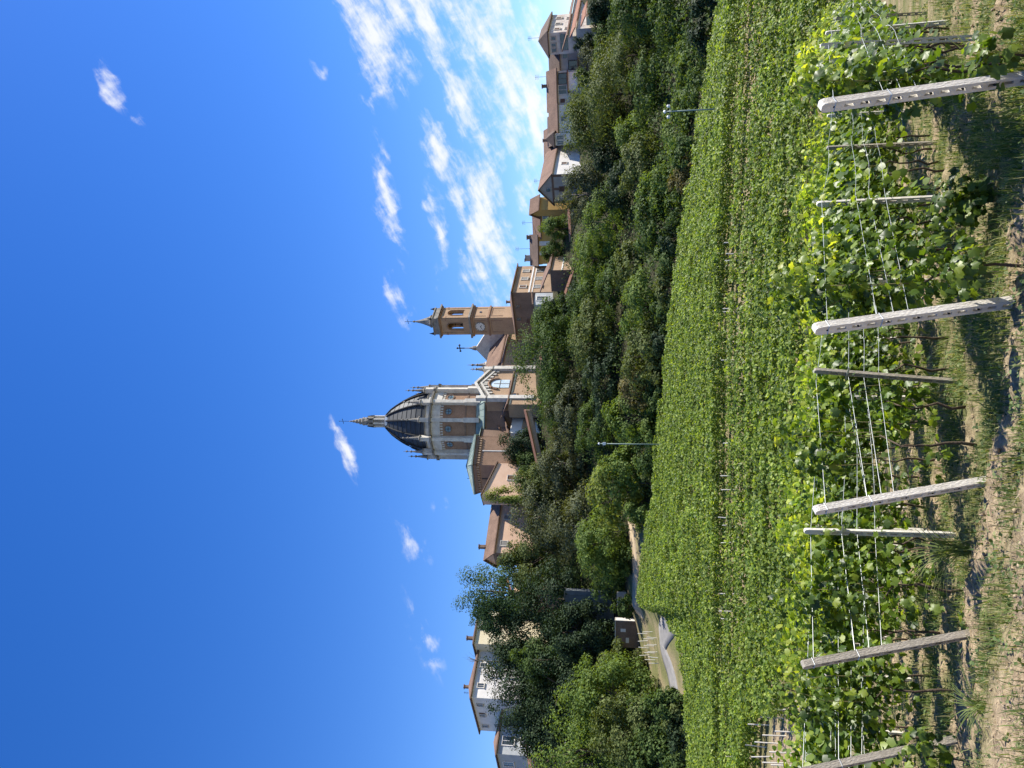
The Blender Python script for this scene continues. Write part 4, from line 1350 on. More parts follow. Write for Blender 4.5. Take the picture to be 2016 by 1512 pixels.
h.win('L', .3, .5, 1.4, 1.6, 'plain'); h.win('L', .75, .5, 1.2, 1.6, 'plain'); h.win('R', .5, .6, 1.6, 1.8, 'plain', plaster_w)
h = House('garden_house', 'low brick garden building with sunlit pale end wall below the palazzo', 980, 1083, 165, 34, 938, 1040, brick_pale, tiles, 'shedR', 2.4, .4, vb=1128, cat='house', lr=9)
h.panel('L', .5, .02, h.a - .02, 6, .06, 'side_wall', brick_dark)  # shaded flank painted: darker brick laid over the pale wall
h.band('R', 2.4, .3, plaster_w)
# tiled wall tops that step down through the trees
for (ua, va, ub, vb_, y, lab) in ((905, 1076, 800, 1062, 168, 'tile capped garden wall at the foot of the bell tower'), (1100, 1118, 1036, 1122, 166, 'tile capped garden wall right of the low brick building'),
                                  (705, 1032, 590, 1058, 160, 'tile capped terrace wall running down below the small white house'), (985, 1128, 915, 1104, 163, 'tile capped brick wall left of the low brick building')):
    A = pt(ua, va, y); B_ = pt(ub, vb_, y + 1.5)
    root = thing('garden_wall', (A + B_) / 2, lab, 'wall', 'garden walls on the hillside')
    d = (B_ - A); dn = Vector((d.x, d.y, 0)).normalized(); nn = Vector((dn.y, -dn.x, 0))
    m = MB(); o_ = nn * .2
    m.hexa([(A - o_ - Z * 1.5), (B_ - o_ - Z * 1.5), (B_ + o_ - Z * 1.5), (A + o_ - Z * 1.5), (A - o_ - Z * .25), (B_ - o_ - Z * .25), (B_ + o_ - Z * .25), (A + o_ - Z * .25)]); m.build('wall', brick_pale, root)
    o2 = nn * .6
    m = MB(); m.hexa([(A - o2 - Z * .45), (B_ - o2 - Z * .45), (B_ + o2 - Z * .25), (A + o2 - Z * .25), (A - o2 * .1 + Z * .1), (B_ - o2 * .1 + Z * .1), (B_ + o2 - Z * .05), (A + o2 - Z * .05)]); m.build('tile_cap', tiles_red, root)

# ---- left-hand houses
h = House('farm_house', 'white hip roofed house above the trees at left with dark windows', 139, 928, 152, 40, 74, 262, plaster_w, tiles, 'hip', 2.0, .6, vb=1000, lr=10.5)
for t in (.25, .68): h.win('R', t, .9, .8, 1.3, 'plain')
for t in (.2, .5, .84): h.win('L', t, .8, .8, 1.2, 'shut_half' if t == .5 else 'plain')
for t in (.3, .8): h.win('L', t, 3.6, .8, 1.2, 'plain')
h.chimney(.15, .9, .6); h.antenna(.9, 1.4)
h = House('farm_house', 'cream house right of the hip roofed house, half behind a tree', 245, 933, 158, 40, 195, 300, plaster_cream, tiles_dark, 'hip', 1.2, .5, vb=1000, lr=8)
h.win('R', .5, .9, .9, 1.2, 'plain'); h.chimney(.3)
h = House('farm_house', 'pale house with tall dark loggias at the left edge of the frame', 28, 978, 148, 38, -30, 74, plaster_blue, tiles, 'hip', 1.6, .6, vb=1060, lr=9)
for t in (.3, .72):
    h.win('R', t, .8, 1.7, 2.3, 'plain', plaster_w); h.win('R', t, 4.4, 1.7, 2.0, 'plain', plaster_w)
h.win('L', .3, 1.0, 1.6, 2.0, 'plain', plaster_w); h.panel('L', .45, 2.0, .7, 4, .1, 'white_band', plaster_w)
h = House('farm_house', 'small brick red shed roof at the left edge below the loggias', 20, 1048, 138, 36, -40, 50, brick, tiles_red, 'shedL', 1.5, .4, vb=1090)
h = House('farm_house', 'long peach house with brown roof left of the apse', 424, 970, 165, 47, 400, 534, plaster_peach, tiles, 'gableR', 2.2, .6, vb=1030, lr=None)
m_ = h
m_.win('R', .16, 1.5, 1.1, 1.5, 'shutg'); m_.win('R', .62, 1.6, 1.1, 1.5, 'shutg')
for t in (.3, .72): m_.win('L', t, .9, .9, 1.3, 'plain', brick_dark)
m_.panel('L', .5, .02, m_.a - .02, 9, .05, 'side_wall', brick_dark)  # dark facing over the peach plaster paints this end wall's shade
m_.chimney(.22, 1.3, .8)
h = House('farm_house', 'gabled peach house wing with vine, in front of the apse', 536, 972, 163, 50, 518, 600, plaster_peach, tiles, 'shedB', 2.7, .35, vb=1030)
h.win('R', .55, 2.6, 1.1, 1.4, 'shut')
h = House('farm_house', 'small bright white house with brown roof below the dome', 660, 1003, 172, 33, 640, 712, plaster_w, tiles, 'shedL', 2.2, .4, vb=1050, lr=6.5)
h.panel('R', .5, 2.6, h.b * .55, 2.6, .3, 'buttress_panel', brick_pale)
h = House('farm_house', 'low brown lean-to roof between the apse and the white house', 668, 985, 176, 33, 612, 690, brick_dark, tiles, 'shedL', 2.6, .4, vb=1040, lr=5)
for sg in (0.35, .65):
    h.panel('L', sg, .3, .25, 1.2, .2, 'post', plaster_w)
h = House('farm_house', 'sacristy with brown tile roof right of the white house, sunlit brick', 716, 1000, 172, 36, 690, 795, brick_pale, tiles, 'shedR', 1.8, .5, vb=1050, lr=12)
h.win('R', .3, .5, .8, 1.0, 'hole', brick_pale); h.band('R', .25, .3, plaster_cream)
# sheds by the road, lower left
h = House('hut', 'small brown block hut with white end wall behind the vines at left', 290, 1212, 124, 3, 238, 296, brick_dark, stone_w, 'flat', 0, .1, vb=1262, cat='hut', lr=1.3, thick=.12)
h.panel('R', .5, .05, h.b - .05, 3, .08, 'end_wall', plaster_w); h.panel('L', .35, .8, .5, .8, .06, 'notice', plaster_w); h.panel('L', .72, 1.6, .8, .5, .06, 'notice', plaster_w)
h = House('hut', 'low concrete block shelter right of the brown hut behind the vines', 345, 1216, 126, 3, 322, 348, plaster_grey, stone_w, 'flat', 0, .1, vb=1262, cat='hut', lr=1.0, thick=.12)
h.panel('R', .5, .05, h.b - .05, 3, .08, 'end_wall', plaster_w)
h = House('retaining_wall', 'grey blue panelled retaining wall in deep shade among the dark trees', 350, 1112, 134, 6, 225, 356, metal_blue, stone_g, 'flat', 0, .05, vb=1150, cat='wall', lr=1.0, thick=.15)
for k_ in range(9): h.panel('L', .06 + k_ * .11, .02, .12, 3.0, .1, 'panel_rib', metal_blue)
h = House('farm_house', 'dim pink house wall with red roof in the shade between the trees', 345, 1010, 152, 30, 290, 372, plaster_peach, tiles_red, 'shedL', 1.6, .5, vb=1050)

# ------------------------------------------------------------------ the church
D0 = pt(681, 900, 186.0); D0.z = 0
AX = Vector((.62, .7846, 0)).normalized()      # towards the nave and the west front
N1 = Vector((.7846, -.62, 0)).normalized()     # towards the sunlit side
mpx = (D0.y * CP + 33 * SP) / FPX              # metres per pixel at the dome
zd = lambda v: zat(v, D0.y - 8.0 * min(1, max(0, (v - 762) / 74.0)))   # the front of the drum stands nearer than the lantern
GZC = float(H(np.float64(D0.x), np.float64(D0.y))) - 1
church = thing('basilica', (D0.x, D0.y, GZC), 'brick and white stone basilica with dark ribbed dome and copper roofs', 'church')
TH0 = math.atan2(-D0.y, -D0.x)                 # towards the camera
ang = [TH0 + R(3.0) + R(30) * k_ for k_ in range(12)]   # buttresses; positive turns to the right


def pol(r, a): return Vector((D0.x + r * math.cos(a), D0.y + r * math.sin(a), 0))


Rw = 65 * mpx
# drum walls: one panel for each side, with frieze, oculus and sill
MB().prism([tuple(pol(Rw - .35, a)[:2]) for a in ang], zd(980), zd(838)).build('drum_core', brick_dark, church)
for k_ in range(12):
    a0, a1 = ang[k_], ang[(k_ + 1) % 12]
    am = a0 + R(15); n = Vector((math.cos(am), math.sin(am), 0)); t = Vector((-n.y, n.x, 0))
    wid = 2 * Rw * math.sin(R(15)); ap = Rw * math.cos(R(15)); c = Vector((D0.x, D0.y, 0)) + n * ap
    w = MB().obox((c - n * .15)[:2], t, n, wid - .02, .5, zd(936), zd(866)).build('drum_wall', brick, church)
    if n.dot(Vector((0, -1, 0))) < -.25: continue
    f = MB().obox((c + n * .05)[:2], t, n, wid - .02, .55, zd(866), zd(848)).build('frieze', stone_w, w)
    m = MB()
    for j in range(5):
        cc = c + t * ((j - 2) * wid / 6.4) + n * .14
        m.obox(cc[:2], t, n, wid / 6.4 * .55, .16, zd(871.5), zd(866) + .01)
    m.build('dentils', stone_w, w)
    MB().obox((c + n * .06)[:2], t, n, wid - .02, .3, zd(918), zd(914.5)).build('sill', brick_dark, w)
    m = MB(); nn = 18; zc_ = zd(882); r_ = 5.9 * mpx
    cc = c + n * .17
    ring = lambda rr, off: [(cc + n * off + t * (rr * math.cos(2 * math.pi * i / nn))) + Z * (zc_ + rr * math.sin(2 * math.pi * i / nn)) for i in range(nn)]
    m.add(ring(r_ * 1.28, -.1) + ring(r_ * 1.28, .1) + ring(r_, .1) + ring(r_, -.1),
          [(i, (i + 1) % nn, nn + (i + 1) % nn, nn + i) for i in range(nn)] + [(nn + i, nn + (i + 1) % nn, 2 * nn + (i + 1) % nn, 2 * nn + i) for i in range(nn)] + [(2 * nn + i, 2 * nn + (i + 1) % nn, 3 * nn + (i + 1) % nn, 3 * nn + i) for i in range(nn)])
    oc = m.build('oculus', brick_dark, w)
    m = MB(); m.add(ring(r_ * .995, .0), [tuple(range(nn))]); m.build('pane', glass_blue, oc)
    m = MB()
    m.obox((cc + n * .03)[:2], t, n, .09, .04, zc_ - r_ * .98, zc_ + r_ * .98); m.obox((cc + n * .035)[:2], t, n, r_ * 1.9, .04, zc_ - .045, zc_ + .045)
    m.build('glazing_bar', metal_dk, oc)
# cornice rings
MB().lathe((D0.x, D0.y), [(Rw * .95, zd(848)), (Rw + .85, zd(848)), (Rw + .95, zd(845)), (Rw * .95, zd(845))], 12, ang[0]).build('cornice', stone_g, church)
MB().lathe((D0.x, D0.y), [(Rw * .9, zd(845)), (Rw - .1, zd(845)), (Rw - .1, zd(836)), (Rw * .8, zd(836))], 12, ang[0]).build('attic_band', stone_w, church)
MB().lathe((D0.x, D0.y), [(Rw * .8, zd(836)), (Rw + .1, zd(836)), (Rw + .15, zd(834.5)), (Rw * .8, zd(834.5))], 12, ang[0]).build('cornice', stone_g, church)
# buttresses with pinnacles
for k_, a in enumerate(ang):
    n = Vector((math.cos(a), math.sin(a), 0)); t = Vector((-n.y, n.x, 0))
    m = MB(); c = pol(Rw + .35, a)
    m.obox(c[:2], t, n, .86, 1.5, zd(914), zd(850))
    m.obox((c + n * .18)[:2], t, n, 1.08, 1.7, zd(945), zd(914))
    bt = m.build('buttress', stone_w, church)
    m = MB(); c2 = pol(Rw + .5, a)
    m.obox(c2[:2], t, n, 1.45, 1.75, zd(850), zd(846)); m.build('capital', stone_g, bt)
    m = MB(); m.obox(c2[:2], t, n, 1.0, 1.2, zd(846), zd(829)); m.build('pedestal', stone_w, bt)
    m = MB(); m.lathe(c2[:2], [(.85, zd(829)), (.85, zd(828)), (.48, zd(826.5)), (.36, zd(820)), (.16, zd(811)), (.30, zd(810)), (.30, zd(808.5)), (.10, zd(807.5)), (.08, zd(804)), (.26, zd(803)), (.22, zd(801.5)), (.05, zd(800.5)), (.04, zd(797))], 8, a)
    m.build('pinnacle', stone_g, bt)
# dome: twelve slate panels between metal ribs
DP = [(836, 61), (828, 60), (819, 57.5), (811, 54), (803, 50), (795, 45), (787, 39.5), (779, 33), (771, 25.5), (765, 17.5), (762, 13)]
for k_ in range(12):
    a0, a1 = ang[k_] + .012, ang[k_] + R(30) - .012
    m = MB(); vs = []
    for v, r in DP:
        for a in (a0, a1): vs.append(pol(r * mpx, a) + Z * zd(v))
    m.add(vs, [(2 * i, 2 * i + 1, 2 * i + 3, 2 * i + 2) for i in range(len(DP) - 1)])
    dpn = m.build('dome_panel', slate, church)
    # seams of the slate courses
    if math.cos(ang[k_] + R(15) - TH0) > -.2:
        for i in range(1, len(DP) - 1):
            v, r = DP[i]
            MB().tube([pol(r * mpx + .03, a0) + Z * zd(v), pol(r * mpx + .03, a1) + Z * zd(v)], .05, 4).build('seam', metal_dk, dpn)
    m = MB(); m.tube([pol(r * mpx * 1.015 + .1, ang[k_]) + Z * zd(v) for v, r in DP], .24, 6); m.build('rib', metal_dk, church)
for a, v in ((TH0 + R(18), 765), (TH0 - R(12), 765)):
    n = Vector((math.cos(a), math.sin(a), 0)); t = Vector((-n.y, n.x, 0)); c = pol(16.5 * mpx, a)
    MB().obox(c[:2], t, n, 1.1, .7, zd(767), zd(763)).build('skylight', lamp_w, church)
# lantern
LC = (D0.x, D0.y)
MB().lathe(LC, [(14 * mpx, zd(765)), (16 * mpx, zd(764)), (16 * mpx, zd(761)), (13 * mpx, zd(760.5))], 12, ang[0]).build('lantern_base', stone_g, church)
ln_ = MB().lathe(LC, [(10.5 * mpx, zd(761)), (10 * mpx, zd(738)), (11 * mpx, zd(737)), (8.5 * mpx, zd(728)), (7.8 * mpx, zd(718))], 8, ang[0]).build('lantern', stone_g, church)
for k_ in range(8):
    a = ang[0] + R(22.5) + R(45) * k_; n = Vector((math.cos(a), math.sin(a), 0)); t = Vector((-n.y, n.x, 0))
    c = pol(10.6 * mpx, a)
    MB().obox(c[:2], t, n, .35, .4, zd(760), zd(738)).build('lantern_column', stone_w, ln_)
    a2 = a + R(22.5); n2 = Vector((math.cos(a2), math.sin(a2), 0)); t2 = Vector((-n2.y, n2.x, 0)); c2 = pol(10.9 * mpx, a2)
    m = MB(); w_ = .85
    m.add([c2 - t2 * w_ + Z * zd(738), c2 + t2 * w_ + Z * zd(738), c2 + Z * zd(724), c2 - n2 * .5 - t2 * w_ + Z * zd(738), c2 - n2 * .5 + t2 * w_ + Z * zd(738), c2 - n2 * .5 + Z * zd(724)], [(0, 1, 2), (5, 4, 3), (0, 3, 4, 1), (1, 4, 5, 2), (2, 5, 3, 0)])
    m.build('lantern_gable', stone_g, ln_)
    MB().lathe(pol(11.3 * mpx, a)[:2], [(.28, zd(738)), (.2, zd(732)), (.02, zd(724))], 5).build('lantern_pinnacle', metal_dk, ln_)
m = MB(); m.lathe(LC, [(8.2 * mpx, zd(718)), (8.4 * mpx, zd(715)), (6 * mpx, zd(713)), (6.4 * mpx, zd(709)), (4.2 * mpx, zd(706)), (4.4 * mpx, zd(702)), (2.6 * mpx, zd(699)), (2.8 * mpx, zd(696)), (1.3 * mpx, zd(693)), (1.5 * mpx, zd(690)), (.5 * mpx, zd(688)), (.3 * mpx, zd(684))], 8)
m.build('lantern_spire', stone_g, ln_)


def cross(c, z0, z1, w, parent, r=.07, mat=iron):
    m = MB(); c = Vector((c[0], c[1], 0))
    m.tube([c + Z * z0, c + Z * z1], r, 5)
    zz = z0 + (z1 - z0) * .64
    d = AX.cross(Z)
    m.tube([c + d * (-w / 2) + Z * zz, c + d * (w / 2) + Z * zz], r, 5)
    for q in (c + d * (-w / 2) + Z * zz, c + d * (w / 2) + Z * zz, c + Z * z1):
        m.lathe((q.x, q.y), [(r * .4, q.z - r * 2), (r * 2.2, q.z), (r * .4, q.z + r * 2)], 5)
    return m.build('cross', mat, parent)


cross(LC, zd(688), zd(668), 1.35, ln_, .06)
# copper skirt and crossing walls below the drum
def sq(c, a, b):   # rectangle: half size a along AX, b along N1
    return [c - AX * a - N1 * b, c + AX * a - N1 * b, c + AX * a + N1 * b, c - AX * a + N1 * b]


Dc = Vector((D0.x, D0.y, 0))
hb = 8.7
octo = [Dc + Vector((math.cos(a), math.sin(a), 0)) * (hb * 1.17) for a in [math.atan2(N1.y, N1.x) + R(22.5) + R(45) * i for i in range(8)]]
MB().prism([p[:2] for p in octo], GZC, zd(957)).build('crossing_wall', brick_dark, church)
m = MB(); vs = [p + (p - Dc).normalized() * .5 + Z * zd(957.5) for p in octo] + [p + (p - Dc).normalized() * .5 + Z * zd(955.5) for p in octo] + [Dc + (p - Dc).normalized() * (Rw + .4) + Z * zd(937) for p in octo]
m.add(vs, [(i, (i + 1) % 8, 8 + (i + 1) % 8, 8 + i) for i in range(8)] + [(8 + i, 8 + (i + 1) % 8, 16 + (i + 1) % 8, 16 + i) for i in range(8)] + [tuple(range(7, -1, -1)), tuple(range(16, 24))])
sk = m.build('copper_skirt', copper, church)
m = MB()
for i in range(8):
    for j in range(5):
        t_ = j / 5
        p0 = vs[8 + i] * (1 - t_) + vs[8 + (i + 1) % 8] * t_; p1 = vs[16 + i] * (1 - t_) + vs[16 + (i + 1) % 8] * t_
        m.tube([p0, p1], .06 if j else .13, 4)
m.build('standing_seams', copper, sk)
# apse, nearest the camera
AC = pt(599, 940, 176.5); AC.z = 0
ta = math.atan2(-AC.y, -AC.x) + R(-2)
Ra = 58 * mpx
za = lambda v: zat(v, 171.5)
hexp = [AC + Vector((math.cos(ta + R(60) * i), math.sin(ta + R(60) * i), 0)) * Ra for i in range(6)]
aps = MB().prism([p[:2] for p in hexp], GZC, za(935)).build('apse_wall', brick, church)
for i in range(6):
    p, q = hexp[i], hexp[(i + 1) % 6]; n = ((p + q) / 2 - AC).normalized(); t = (q - p).normalized(); ln = (q - p).length
    if n.y > .3: continue
    c = (p + q) / 2
    MB().obox((c + n * .1)[:2], t, n, ln + .1, .4, za(942), za(935) + .01).build('cornice', brick_dark, aps)
    m = MB()
    for j in range(11):
        cc = c + t * ((j - 5) * ln / 11.6) + n * .12
        m.obox(cc[:2], t, n, ln / 11.6 * .5, .26, za(947.5), za(942) + .01)
    m.build('corbels', brick_pale, aps)
    MB().obox((c + n * .03)[:2], t, n, .22, .12, GZC + 3, za(950)).build('downpipe', plaster_w if i == 0 else metal_dk, aps)
m = MB(); vs = [AC + (p - AC).normalized() * (Ra + .7) + Z * za(935) for p in hexp] + [AC + (p - AC).normalized() * (Ra + .7) + Z * za(932.5) for p in hexp] + [AC + Vector((-.6, 0, 0)) + Z * za(908)]
m.add(vs, [(i, (i + 1) % 6, 6 + (i + 1) % 6, 6 + i) for i in range(6)] + [(6 + i, 6 + (i + 1) % 6, 12) for i in range(6)] + [tuple(range(5, -1, -1))])
ar = m.build('apse_roof', copper, church)
m = MB()
for i in range(6):
    for j in range(6):
        t_ = j / 6; m.tube([vs[6 + i] * (1 - t_) + vs[6 + (i + 1) % 6] * t_ + Z * .02, vs[12] + Z * .02], [.05 if j else .12, .03], 4)
m.build('standing_seams', copper, ar)
cross(pt(570, 915, 178)[:2], za(924), za(909), .5, ar, .05)
# choir between apse and crossing
ch = (AC + Dc) / 2
MB().prism([p[:2] for p in sq(ch, 4.5, 6.0)], GZC, za(942)).build('choir_wall', brick_dark, church)
m = MB(); c4 = sq(ch, 4.5, 6.4); zr = za(940)
m.add([p + Z * zr for p in c4] + [ch - AX * 4.5 + Z * (zr + 2.6), ch + AX * 4.5 + Z * (zr + 2.6)], [(0, 1, 5, 4), (2, 3, 4, 5), (1, 2, 5), (3, 0, 4), (3, 2, 1, 0)]); m.build('choir_roof', copper, church)
# transept with white stepped gable on the sunlit side
tw = 5.2; tl = 12.0
TC = Dc + N1 * tl; zt = lambda v: zat(v, TC.y)
MB().prism([p[:2] for p in (Dc - AX * tw + N1 * 5, Dc + AX * tw + N1 * 5, TC + AX * tw, TC - AX * tw)], GZC, zt(962)).build('transept_wall', brick_pale, church)
m = MB(); e0 = TC + AX * tw; e1 = TC - AX * tw; thk = N1 * -.5
m.add([e1 + Z * zt(962), e0 + Z * zt(962), TC + Z * zt(938), e1 + thk + Z * zt(962), e0 + thk + Z * zt(962), TC + thk + Z * zt(938)], [(0, 1, 2), (5, 4, 3), (0, 3, 4, 1), (1, 4, 5, 2), (2, 5, 3, 0)])
gab = m.build('gable', stone_w, church)


def chevron(dv0, dv1, off, mat, name, wid=1.0):
    m = MB()
    for sg in (-1, 1):
        a = TC + AX * (sg * tw * wid) + N1 * off; b = TC + N1 * off
        m.hexa([a + Z * zt(962 + dv1), b + Z * zt(938 + dv1), b - N1 * .5 + Z * zt(938 + dv1), a - N1 * .5 + Z * zt(962 + dv1), a + Z * zt(962 + dv0), b + Z * zt(938 + dv0), b - N1 * .5 + Z * zt(938 + dv0), a - N1 * .5 + Z * zt(962 + dv0)])
    return m.build(name, mat, gab)


chevron(-3.5, 1.5, .55, stone_w, 'raking_cornice', 1.06)
chevron(8, 12, .42, stone_w, 'raking_band', 1.0)
m = MB()
for sg in (-1, 1):
    for j in range(7):
        f = (j + .5) / 7
        c = TC + AX * (sg * tw * f) + N1 * .12; v = 938 + 24 * f + 4.8
        m.obox(c[:2], AX, N1, .35, .3, zt(v + 1.4), zt(v - 1.4))
m.build('gable_blocks', stone_g, gab)
m = MB()
for sg in (-1, 1):
    for j in range(5):
        f = (j + .35) / 5
        c = TC + AX * (sg * tw * f) + N1 * .1; v = 950 + 22 * f
        m.obox(c[:2], AX, N1, .42, .4, zt(v + 9), zt(v))
m.build('pendant_blocks', stone_w, gab)
m = MB(); nn = 14; aw = 1.5
arc = [TC + N1 * .12 + AX * (aw * math.cos(math.pi * i / nn)) + Z * (zt(981) + aw * 1.15 * math.sin(math.pi * i / nn)) for i in range(nn + 1)]
m.add([TC + N1 * .12 - AX * aw + Z * zt(1003), TC + N1 * .12 + AX * aw + Z * zt(1003)] + arc, [tuple([0, 1] + list(range(2, nn + 3)))])
wn_ = m.build('window', surf('milky_glass', (.40, .50, .54), (.60, .68, .72), .8, rough=.3), church)
m = MB(); arc2 = [TC + N1 * .15 + AX * ((aw + .4) * math.cos(math.pi * i / nn)) + Z * (zt(981) + (aw + .4) * 1.15 * math.sin(math.pi * i / nn)) for i in range(nn + 1)]
m.tube(arc2, .34, 6); m.build('archivolt', brick, wn_)
m = MB(); m.obox((TC + N1 * .16)[:2], AX, N1, .1, .06, zt(1003), zt(972)); m.obox((TC + N1 * .17)[:2], AX, N1, aw * 1.96, .06, zt(985), zt(984)); m.build('glazing_bar', stone_g, wn_)
for sg in (-1, 1):
    c = TC + AX * (sg * (tw + .35)) + N1 * .2
    m = MB(); m.obox(c[:2], AX, N1, 1.15, 1.15, GZC, zt(966)); m.obox(c[:2], AX, N1, .95, .95, zt(964.5), zt(945))
    pl = m.build('pilaster', stone_w, church)
    MB().obox(c[:2], AX, N1, 1.35, 1.35, zt(966), zt(964)).build('capital', stone_g, pl)
    if sg > 0:
        MB().lathe(c[:2], [(.7, zt(945)), (.5, zt(943)), (.22, zt(932)), (.38, zt(930.5)), (.12, zt(929)), (.1, zt(925)), (.34, zt(924)), (.1, zt(922)), (.05, zt(918))], 8).build('pinnacle', stone_g, pl)
# nave and its roof, running back to the west front
NL = 31.0; nw = 5.0
nA = Dc + AX * 7.0; nB = Dc + AX * NL
zn = lambda v, p: zat(v, p.y)
ze_ = zat(972, (nA + N1 * nw).y) ; zr_ = zat(944, nA.y + 3)
MB().prism([p[:2] for p in (nA - N1 * nw, nB - N1 * nw, nB + N1 * nw, nA + N1 * nw)], GZC, ze_).build('nave_wall', brick, church)
m = MB()
for sg in (-1, 1):
    e0 = nA + N1 * (sg * (nw + .6)); e1 = nB + N1 * (sg * (nw + .6))
    pz = [e0 + Z * (ze_ - .3), e1 + Z * (ze_ - .3), nB + Z * zr_, nA + Z * zr_]
    m.hexa(pz + [p + Z * .3 for p in pz])
m.build('nave_roof', tiles, church)
m = MB(); c = (nA + nB) / 2 + N1 * (nw + .12); m.obox(c[:2], AX, N1, NL - 7, .3, ze_ - 1.3, ze_ - .6); fr = m.build('nave_frieze', brick_pale, church)
m = MB()
for j in range(34):
    c = nA + AX * (.4 + j * (NL - 7.6) / 34) + N1 * (nw + .1); m.obox(c[:2], AX, N1, .32, .3, ze_ - 1.8, ze_ - 1.29)
m.build('corbels', brick_pale, fr)
# side aisle and small lean-to roofs
aA = Dc + AX * 8 + N1 * (nw + 2.4); aB = Dc + AX * (NL - 3) + N1 * (nw + 2.4)
ca_ = (aA + aB) / 2
zs_ = zat(998, ca_.y)
MB().obox(ca_[:2], AX, N1, (aB - aA).length, 4.2, GZC, zs_).build('aisle_wall', brick_pale, church)
m = MB(); p0, p1 = aA + N1 * 2.5, aB + N1 * 2.5; p2, p3 = aB - N1 * 2.1, aA - N1 * 2.1
pz = [p0 + Z * (zs_ - .1), p1 + Z * (zs_ - .1), p2 + Z * (zs_ + 1.5), p3 + Z * (zs_ + 1.5)]
m.hexa(pz + [p + Z * .25 for p in pz]); m.build('aisle_roof', tiles, church)
# west front seen from behind: plain gable with cross and pinnacles
zf = lambda v: zat(v, nB.y)
fw = 5.6
m = MB(); e0 = nB - N1 * fw; e1 = nB + N1 * fw; bk = AX * .8
vs = [e0 + Z * GZC, e1 + Z * GZC, e1 + Z * zf(962), nB + Z * zf(936), e0 + Z * zf(962)]
m.add(vs + [p + bk for p in vs], [(0, 1, 2, 3, 4), (9, 8, 7, 6, 5)] + [(i, (i + 1) % 5, 5 + (i + 1) % 5, 5 + i) for i in range(5)])
wf_ = m.build('west_front', stone_w, church)
for sg in (-1, 1):
    c = nB + N1 * (sg * (fw + .3)) + AX * .4
    m = MB(); m.obox(c[:2], AX, N1, 1.3, 1.3, GZC, zf(949)); pr = m.build('pier', stone_w, wf_)
    MB().lathe(c[:2], [(.8, zf(949)), (.5, zf(946)), (.3, zf(936)), (.42, zf(934)), (.14, zf(930)), (.36, zf(924)), (.1, zf(921)), (.05, zf(914))], 8).build('pinnacle', stone_g, pr)
MB().lathe((nB + AX * .4)[:2], [(.7, zf(937)), (.55, zf(931)), (.3, zf(928)), (.12, zf(922)), (.1, zf(914))], 8).build('finial', stone_g, wf_)
cross((nB + AX * .4)[:2], zf(914), zf(900), 2.0, wf_, .16)
for p_ in (nA + AX * 4 - N1 * (nw + .2),):
    MB().lathe(p_[:2], [(.6, zf(950)), (.3, zf(936)), (.4, zf(934)), (.1, zf(930)), (.3, zf(927)), (.05, zf(920))], 8).build('pinnacle', stone_g, church)

# ------------------------------------------------------------------ bell tower
TCn = Dc + AX * 22.5 + N1 * 15.0
sw = 2.58
ztw = lambda v: zat(v, TCn.y - 2.5)
tower = thing('bell_tower', (TCn.x, TCn.y, GZC), 'square brick bell tower with clock, arched belfry and small stone spire', 'tower')
bodym = MB().prism([p[:2] for p in sq(TCn, sw, sw)], GZC, ztw(928)).build('shaft', brick_pale, tower)


def ringbox(half, v0, v1, name, mat, parent=None):
    return MB().prism([p[:2] for p in sq(TCn, half, half)], ztw(v0), ztw(v1)).build(name, mat, parent or tower)


ringbox(sw + .22, 964, 960.5, 'string_course', brick)
ringbox(sw + .3, 932, 928, 'cornice', brick); ringbox(sw + .62, 928, 924.5, 'cornice', stone_g)
ringbox(sw - .75, 924.5, 921, 'belfry_floor', brick_dark)
# belfry: four walls with an arched opening each
b0, b1 = ztw(924.5), ztw(868)
oz0, ozs = ztw(911), ztw(888); ow = .95
for k_, (n, t) in enumerate(((N1, AX), (-N1, AX), (AX, N1), (-AX, N1))):
    m = MB(); half = sw - .06 if k_ < 2 else sw - .66
    c = TCn + n * (sw - .36)
    for sg in (-1, 1):
        cc = c + t * (sg * (half + ow) / 2); m.obox(cc[:2], t, n, half - ow, .6, b0, b1)
    m.obox(c[:2], t, n, 2 * ow, .6, b0, oz0)
    nn = 8
    top = b1
    for i in range(nn):
        a0_, a1_ = math.pi * i / nn, math.pi * (i + 1) / nn
        x0, x1 = ow * math.cos(a0_), ow * math.cos(a1_); z0_, z1_ = ozs + ow * math.sin(a0_), ozs + ow * math.sin(a1_)
        A_, B_ = c + t * x0, c + t * x1; o_ = n * .3
        m.hexa([A_ - o_ + Z * z0_, B_ - o_ + Z * z1_, B_ + o_ + Z * z1_, A_ + o_ + Z * z0_, A_ - o_ + Z * top, B_ - o_ + Z * top, B_ + o_ + Z * top, A_ + o_ + Z * top])
    m.build('belfry_wall', brick_pale, tower)
    # moulded archivolt and pilaster strips
    m = MB(); f = c + n * .34
    m.tube([f + t * (ow + .18) + Z * oz0] + [f + t * ((ow + .18) * math.cos(math.pi * i / 10)) + Z * (ozs + (ow + .18) * math.sin(math.pi * i / 10)) for i in range(11)] + [f - t * (ow + .18) + Z * oz0], .12, 5)
    m.build('archivolt', brick, tower)
    for sg in (-1, 1):
        cc = c + t * (sg * (sw - .45)) + n * .34
        m = MB(); m.obox(cc[:2], t, n, .55, .14, b0 + .3, b1 - .3); pst = m.build('pilaster', brick_pale, tower)
        m = MB(); m.obox(cc[:2], t, n, .7, .2, ztw(880), ztw(877)); m.build('capital', brick, pst)
    # blind panels below the belfry
    for (va, vb_) in ((957, 934), (990, 967)):
        m = MB(); cc = TCn + n * (sw + .02)
        for sg in (-1, 1):
            q = cc + t * (sg * 1.75); m.obox(q[:2], t, n, .16, .12, ztw(va), ztw(vb_))
        m.obox(cc[:2], t, n, 3.4, .12, ztw(vb_ + 1.2), ztw(vb_)); m.build('panel_moulding', brick, tower)
